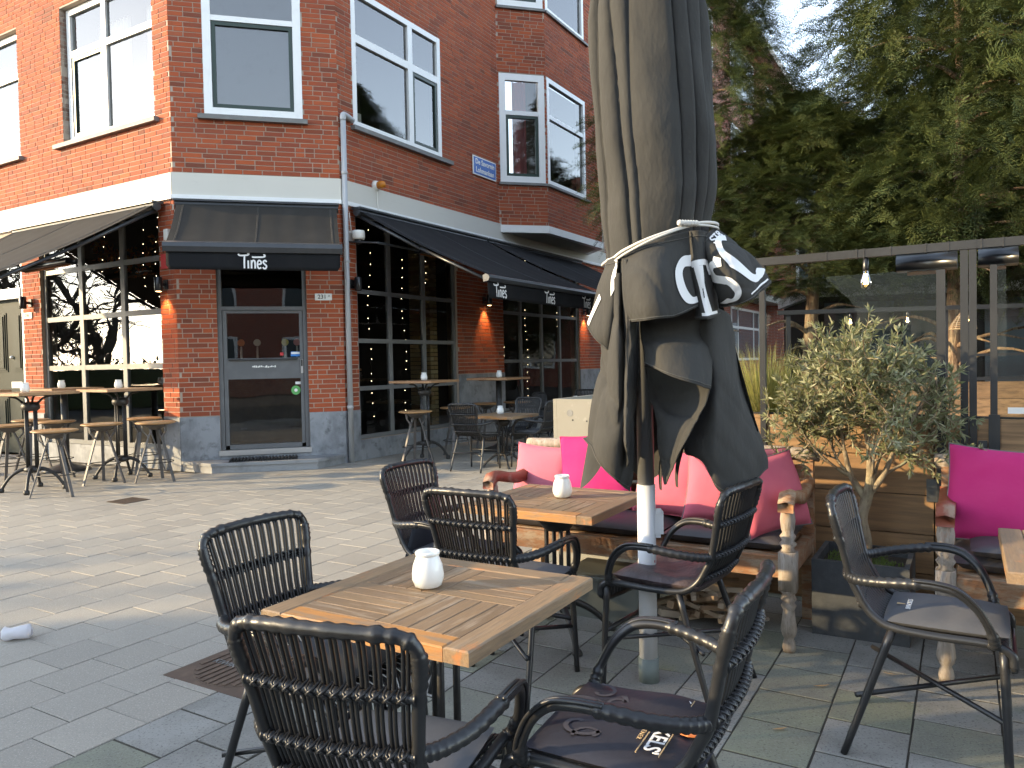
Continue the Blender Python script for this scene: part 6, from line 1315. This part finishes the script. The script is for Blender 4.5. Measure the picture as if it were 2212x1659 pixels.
# ------------------------------------------------------------------ yew trees
def yew_mesh(seed, H0, H1, rmax, nb):
    rr = np.random.default_rng(seed); nq = 0
    z = H0 + (H1 - H0) * rr.random(nb) ** 1.15; t = (z - H0) / (H1 - H0); a = rr.random(nb) * 6.283
    lob = 1 + .20 * np.sin(a * 3 + z * 1.1 + seed) + .14 * np.sin(a * 5 - z * 1.7)
    R_ = rmax * lob * (1 - .62 * t ** 1.2) * np.clip(t * 6 + .45, 0, 1) * np.clip((1 - t) * 5, .12, 1); R_ = R_ * (rr.random(nb) ** .5 * .8 + .22)
    base = np.stack([R_ * np.cos(a), R_ * np.sin(a), z], 1); out = np.stack([np.cos(a), np.sin(a), rr.uniform(-.25, .45, nb)], 1) + rr.normal(size=(nb, 3)) * .35; out /= np.linalg.norm(out, axis=1)[:, None]
    ln = rr.uniform(.35, .8, nb); nt = 18; K = 5; V = []
    side = np.cross(out, np.array([0, 0, 1.0])); side /= np.maximum(np.linalg.norm(side, axis=1), 1e-6)[:, None]; upv = np.cross(side, out)
    roll = rr.normal(size=nb) * .5; side = side * np.cos(roll)[:, None] + upv * np.sin(roll)[:, None]
    blocks = []
    for i in range(nt):
        f = (i + .5) / nt; c = base + out * (ln * f)[:, None] + np.array([0, 0, -1.0]) * (ln * f * f * .45)[:, None]
        for s_ in (-1, 1):
            tw = out * .75 + side * s_ * .9 + np.array([0, 0, -.25 * f]) + rr.normal(size=(nb, 3)) * .16; tw /= np.linalg.norm(tw, axis=1)[:, None]; tl = ln * (.30 - .17 * f) * rr.uniform(.7, 1.2, nb)
            nm = np.cross(tw, side); nm /= np.maximum(np.linalg.norm(nm, axis=1), 1e-6)[:, None]; w = np.cross(tw, nm) * .9 + nm * rr.normal(size=nb)[:, None] * .3
            # two leaflets per twig: serrated look from narrow kites
            for j in range(4):
                q = c + tw * (tl * j / 4)[:, None]; d = tw + w * (.55 if j % 2 else -.55); d /= np.linalg.norm(d, axis=1)[:, None]; ll = (tl * .5)[:, None]; e = np.cross(d, nm) * .0068
                blocks.append(np.stack([q, q + d * ll * .45 + e, q + d * ll, q + d * ll * .45 - e], 1))
    B = np.concatenate(blocks, 0); V = B.reshape(-1, 3); Q = np.arange(len(V)).reshape(-1, 4)
    return bigmesh('crown', V, Q)
def limb_mesh(seed, H1, r0, lean, q_=1.0):
    rr = np.random.default_rng(seed); b = MB(); P = catmull(np.array([(0, 0, -.1), (.05 + lean * .2, .03, 1.2), (.02 + lean * .5, -.05, 2.6), (.1 + lean, .05, 4.5), (lean * 1.2, 0, H1 * .8)]), 22); b.tube(P, np.linspace(r0, .03, 22), 10)
    for k in range(34):
        i = rr.integers(5, 20); a = rr.random() * 6.28; l = rr.uniform(.6, 1.6) * q_; p = P[i]; b.tube([p, p + np.array([math.cos(a) * l * .5, math.sin(a) * l * .5, l * .22]), p + np.array([math.cos(a) * l, math.sin(a) * l, l * .12])], [.035, .022, .008], 6, smooth=7)
    return b
cm1 = cm2 = yew_mesh(3, 1.9, 10.0, 2.75, 4300); cm1.materials.append(W['yew'])
def yew(x, y, rz, cm, sc_, r0, lean, label, seed, lift=0.0, sz=1.0):
    rt = thing('yew_tree', label, 'tree', (x, y, 0), 0, 'yew trees behind the terrace'); limb_mesh(seed, 8 * sc_ * sz + lift, r0, lean, sc_).build('trunk', W['yew_bark'], rt, True); c = link('crown', cm, None, rt, (0, 0, 0), (0, 0, rz)); c.scale = (sc_, sc_, sc_ * sz); c.location = (0, 0, lift)
yew(5.75, 10.1, .3, cm2, .78, .13, .1, 'tall dense yew right of the twin posts with a pale trunk', 1, .9, 1.1)
yew(7.4, 10.0, 2.2, cm1, .88, .12, -.3, 'yew at the right edge of the picture behind the glass', 2, .7)
yew(4.05, 10.7, 4.0, cm1, .56, .12, .3, 'low yew behind the olive tree with a leaning trunk', 3, 1.6, .60)
yew(2.85, 11.3, 1.2, cm1, .56, .10, -.1, 'yew just right of the umbrella in front of the houses', 4, 1.75, 1.05)
yew(8.0, 14.0, 5.0, cm2, .85, .13, 0, 'yew beyond the nearest crowns, filling the gaps between them', 5, .5)
yew(12.5, 21.0, 3.0, cm2, .95, .13, 0, 'yew farthest back on the right, hidden behind the others', 6)
# dark pavilion of the garden terrace, and the houses closing the view on the right
o = np.array([6.6, 13.2, 0]); FP = dict(o=np.array([4.2, 13.4, 0]), u=np.array([.985, -.173, 0]), n=np.array([-.173, -.985, 0])); rt = thing('garden_pavilion', 'low dark pavilion with white fascia behind the garden terrace', 'building', tuple(o))
b = MB(); b.off = o; fbox(b, FP, 1.05, 7.5, 0, 2.35, -3, 0); b.build('wall', W['room'], rt)
b = MB(); b.off = o; fbox(b, FP, .95, 7.65, 2.355, 2.52, -3.1, .18); b.build('fascia', W['white'], rt)
for k in range(5): b = MB(); b.off = o; fquad(b, FP, 1.2 + k * 1.26, 2.32 + k * 1.26, .8, 2.25, .012); b.build('pane', W['far_glass'], rt)
OFF = np.array([24.0, 30.0, 0]); row = thing('corner_houses', 'brick houses closing the street on the far right, behind the yews', 'building', tuple(OFF)); FH = dict(o=np.array([11.0, 33.0, 0]), u=np.array([.96, -.28, 0]), n=np.array([-.28, -.96, 0])); W['far_brick_b'] = brick_tex_mat('far_brick_b', (.96, -.28, 0))
b = MB(); fbox(b, FH, 0, 44, 0, 11, -8, 0); rpart(b, 'wall', W['far_brick_b'])
for i in range(8):
    for zz in (1.0, 4.2, 7.4):
        b = MB(); u0 = 1.2 + i * 5.3; fbox(b, FH, u0, u0 + 3.0, zz, zz + 1.9, -.05, .03); w = rpart(b, 'window', W['white'])
        for k in range(3): b = MB(); fquad(b, FH, u0 + .12 + k * .96, u0 + .96 + k * .96, zz + .12, zz + 1.78, .034); rpart(b, 'pane', W['far_glass'], w)

# ------------------------------------------------------------------ surroundings left of and behind the view (shadows and reflections)
def bare_tree(seed, H=9.0, r0=.22):
    rr = np.random.default_rng(seed); b = MB()
    def go(p, d, l, r_, lev):
        n = 5; P = [p]
        for k in range(n): d = d + rr.normal(size=3) * (.10 if lev == 0 else .2) + np.array([0, 0, .06]); d /= np.linalg.norm(d); P.append(P[-1] + d * l / n)
        b.tube(np.array(P), np.linspace(r_, r_ * .6, n + 1), (8, 6, 5, 4, 3)[lev], cap=False)
        if lev < 4:
            for k in range((5, 5, 5, 4)[lev]): i = rr.integers(2, n + 1); dd = d * .55 + rr.normal(size=3) * .6; dd /= np.linalg.norm(dd); go(P[i], dd, l * rr.uniform(.5, .72), r_ * (.55 if lev else .5), lev + 1)
    go(np.array([0, 0, -.1]), np.array([0, 0, 1.0]), H * .42, r0, 0); return b.mesh('branches', True)
bt = [bare_tree(2), bare_tree(6)]
for me in bt: me.materials.append(W['bare_bark'])
for k, (x, y, rz, s_) in enumerate(((-22, 12.5, 0, 1.0), (-28, 10.6, 1.3, 1.2), (-33, 17.5, 2.4, 1.2), (-26, 17, 3.3, 1.1), (-36, 14, 4.4, 1.2), (21, 26, .6, 1.55), (26, 28, 2.0, 1.7), (25, 21, 3.0, 1.5), (31, 26, 4.1, 1.8))):
    rt = thing('bare_tree', 'leafless street tree outside the picture, ' + ('nearest on the left beyond the hedge', 'second on the left across the street', 'farthest on the left behind the low hedge', 'left rear one level with the cafe front', 'last one on the far left', 'nearest of the right-hand group', 'middle of the right-hand group', 'right-hand one closest to the terrace', 'farthest of the right-hand group')[k], 'tree', (x, y, 0), rz, 'leafless street trees'); o = link('branches', bt[k % 2], None, rt); o.scale = (s_, s_, s_)
def hedge(x0, x1, y0, y1, h, label, n):
    o = np.array([(x0 + x1) / 2, (y0 + y1) / 2, 0]); rt = thing('hedge', label, 'hedge', tuple(o)); b = MB(); b.off = o; b.box((x0 + .12, y0 + .12, 0), (x1 - .12, y1 - .12, h - .12)); b.build('core', W['hedge'], rt)
    rr = np.random.default_rng(int(abs(x0) * 7)); P = np.stack([rr.uniform(x0, x1, n), rr.uniform(y0, y1, n), rr.uniform(0, h, n)], 1); f = rr.integers(0, 3, n); P[f == 0, 0] = rr.choice([x0, x1], (f == 0).sum()); P[f == 1, 1] = rr.choice([y0, y1], (f == 1).sum()); P[f == 2, 2] = h; P += rr.normal(size=P.shape) * np.array([.07, .07, .10]) - o
    a = rr.normal(size=(n, 3)); a /= np.linalg.norm(a, axis=1)[:, None]; e = np.cross(a, rr.normal(size=(n, 3))); e /= np.linalg.norm(e, axis=1)[:, None]; s_ = rr.uniform(.05, .10, n)[:, None]; V = np.stack([P - a * s_, P + e * s_ * .5, P + a * s_, P - e * s_ * .5], 1).reshape(-1, 3); tag(link('leaves', bigmesh('leaves', V, np.arange(len(V)).reshape(-1, 4)), W['hedge'], rt), kind='stuff')
hedge(-14.5, -13.0, -7.0, 2.7, 3.72, 'tall clipped hedge added outside the picture on the left to shade the terrace', 9000)  # unseen shadow caster: height and length set to shade the terrace ground
def shrub(x, y, r_, h, n, label):
    rt = thing('shrub', label, 'shrub', (x, y, 0), 0, 'shadow-casting shrubs added beside the tall hedge'); rr = np.random.default_rng(int(h * 100)); b = MB()
    for k in range(5): b.tube([(0, 0, 0), (rr.normal() * r_ * .3, rr.normal() * r_ * .3, h * .5), (rr.normal() * r_ * .5, rr.normal() * r_ * .5, h * .85)], [.03, .02, .008], 5, smooth=8)
    b.build('stems', W['bare_bark'], rt); P = rr.normal(size=(n, 3)); P /= np.linalg.norm(P, axis=1)[:, None]; P *= (rr.random(n) ** .4)[:, None] * np.array([r_, r_, h * .42]); P[:, 2] += h * .58
    a = rr.normal(size=(n, 3)); a /= np.linalg.norm(a, axis=1)[:, None]; e = np.cross(a, rr.normal(size=(n, 3))); e /= np.linalg.norm(e, axis=1)[:, None]; s_ = rr.uniform(.04, .09, n)[:, None]; V = np.stack([P - a * s_, P + e * s_ * .5, P + a * s_, P - e * s_ * .5], 1).reshape(-1, 3); tag(link('leaves', bigmesh('leaves', V, np.arange(len(V)).reshape(-1, 4)), W['hedge'], rt), kind='stuff')
for (x, y, r_, h, n, lab) in ((-15.2, 3.2, .5, 3.6, 900, 'shrub added at the end of the tall hedge to fray its shadow, outside the picture'), (-17.5, 3.3, .45, 3.9, 700, 'slender shrub added behind the hedge end for its shadow, outside the picture'), (-13.2, 4.3, .28, 3.1, 450, 'thin shrub added beyond the hedge gap for its shadow, outside the picture'), (-19.5, 4.2, .5, 4.6, 600, 'tall loose shrub added farthest from the hedge for its shadow, outside the picture')): shrub(x, y, r_, h, n, lab)  # added out of view so the hedge's shadow ends in ragged fingers
hedge(-26, -24.5, -4, 22, 1.5, 'low hedge across the street on the left, outside the picture', 7000)

# ------------------------------------------------------------------ small things
o = np.array([-1.20, 3.40, 0]); rt = thing('manhole_cover', 'brown cast-iron manhole cover in the paving beside the left chair', 'manhole cover', tuple(o), AZ_S)
b = MB(); b.box((-.255, -.255, -.02), (.255, .255, .0015)); b.build('frame', W['cast_iron'], rt)
b = MB(); b.lathe([(.235, -.01), (.235, .0035), (.001, .0038)], 40, cap=False); b.build('lid', W['cast_iron'], rt)
for k in range(11):
    x = -.2 + k * .04; l_ = math.sqrt(max(0, .225 ** 2 - x * x)); b = MB(); b.box((x - .012, -l_, .0036), (x + .012, l_, .0075)); b.build('rib', W['cast_iron'], rt)
me = text_mesh('KIWIK', .05, extrude=.001); me.transform(Matrix.Translation((-.10, -.05, .0095))); link('lettering', me, W['sill'], rt)
o = np.array([-3.95, 7.82, 0]); rt = thing('drain_grate', 'square iron drain grate in the paving before the bar stools', 'drain', tuple(o), AZ_S); b = MB(); b.box((-.15, -.15, -.02), (.15, .15, .001)); b.build('pit', W['joint'], rt)
for k in range(9): b = MB(); x = -.136 + k * .034; b.box((x - .010, -.14, .001), (x + .010, .14, .005)); b.build('bar', W['cast_iron'], rt)
# crumpled plastic cup lying on the paving
o = np.array([-2.50, 3.80, .0]); n = 22; th = np.linspace(0, 2 * math.pi, n + 1); G = []
for k in range(14):
    t = k / 13; r_ = .036 + .008 * t - (.02 if k in (0, 13) else 0); x = -.07 + .14 * t; G.append(np.stack([np.full(n + 1, x), r_ * np.cos(th), np.maximum(.004, .034 + r_ * np.sin(th) * .8)], 1))
G = np.array(G); G += (wob(G, .008, 77, 40))[..., None] * np.array([.3, 1, .7]); G[..., 2] = np.maximum(G[..., 2], .003); G[:, -1] = G[:, 0]
b = MB(); b.grid(G); ob = b.build('plastic_cup', W['plastic_bag'], None, True); ob.location = tuple(o); ob.rotation_euler = (0, 0, .25); tag(ob, 'crushed translucent plastic cup on the paving at the left edge', 'litter')
def dry_leaf(x, y, s_, label, rz):
    b = MB(); P = [(-1, 0), (-.6, .13), (0, .2), (.55, .12), (1, 0)]; up = [(px * s_, py * s_, .004 + .18 * s_ * py * py * 4 + .1 * s_ * px * px) for px, py in P]; dn = [(px * s_, -py * s_, .004 + .14 * s_ * py * py * 4 + .1 * s_ * px * px) for px, py in P]; mid = [(px * s_, 0, .003 + .1 * s_ * px * px) for px, _ in P]
    b.grid([up, mid, dn]); o = b.build('dry_leaf', W['leaf_dry'], None); o.location = (x, y, .003); o.rotation_euler = (0, 0, rz); tag(o, label, 'leaf', 'dry leaves on the paving')
for (x, y, s_, lab, rz) in ((-.95, 9.0, .06, 'brown leaf on the paving behind the sunny chair', .3), (-2.9, 9.45, .05, 'small tan leaf below the doorstep', 1.0), (1.55, 3.15, .03, 'thin pale leaf on the mossy slab before the planter', 2.6), (1.22, 3.05, .035, 'dry twig-like leaf between the daybed leg and the right chair', .1), (1.80, 2.35, .02, 'tiny yellow leaf at the bottom right', .5), (.93, 2.70, .03, 'reddish leaf scrap right of the umbrella pole', .2), (-1.45, 2.30, .02, 'dark leaf scrap on the left paving', .6)): dry_leaf(x, y, s_, lab, rz)
# crate and kindling below the long daybed
o = sp(-.95, .16, 0); rt = thing('storage_crate', 'grey plastic crate with lid under the long daybed', 'crate', tuple(o), AZ_S); b = MB(); b.box((-.21, -.16, 0), (.21, .16, .20)); b.build('box', W['crate'], rt); b = MB(); b.box((-.225, -.175, .201), (.225, .175, .222), ch=.006); b.box((-.19, -.14, .2225), (.19, .14, .224)); b.build('lid', W['crate'], rt)
o = sp(-.52, .25, 0); rt = thing('kindling_pile', 'heap of pale kindling and wood scraps under the long daybed', 'firewood', tuple(o), AZ_S)
for k in range(46):
    b = MB(); l_ = random.uniform(.08, .20); w = random.uniform(.008, .018); b.box((-l_, -w, -w), (l_, w, w)); b.build('stick', W['kindling'], rt, False, (random.uniform(-.2, .2), random.uniform(-.12, .12), .02 + random.random() ** 1.5 * .22), (random.uniform(-.3, .3), random.uniform(-.35, .35), random.uniform(0, 3.14)))
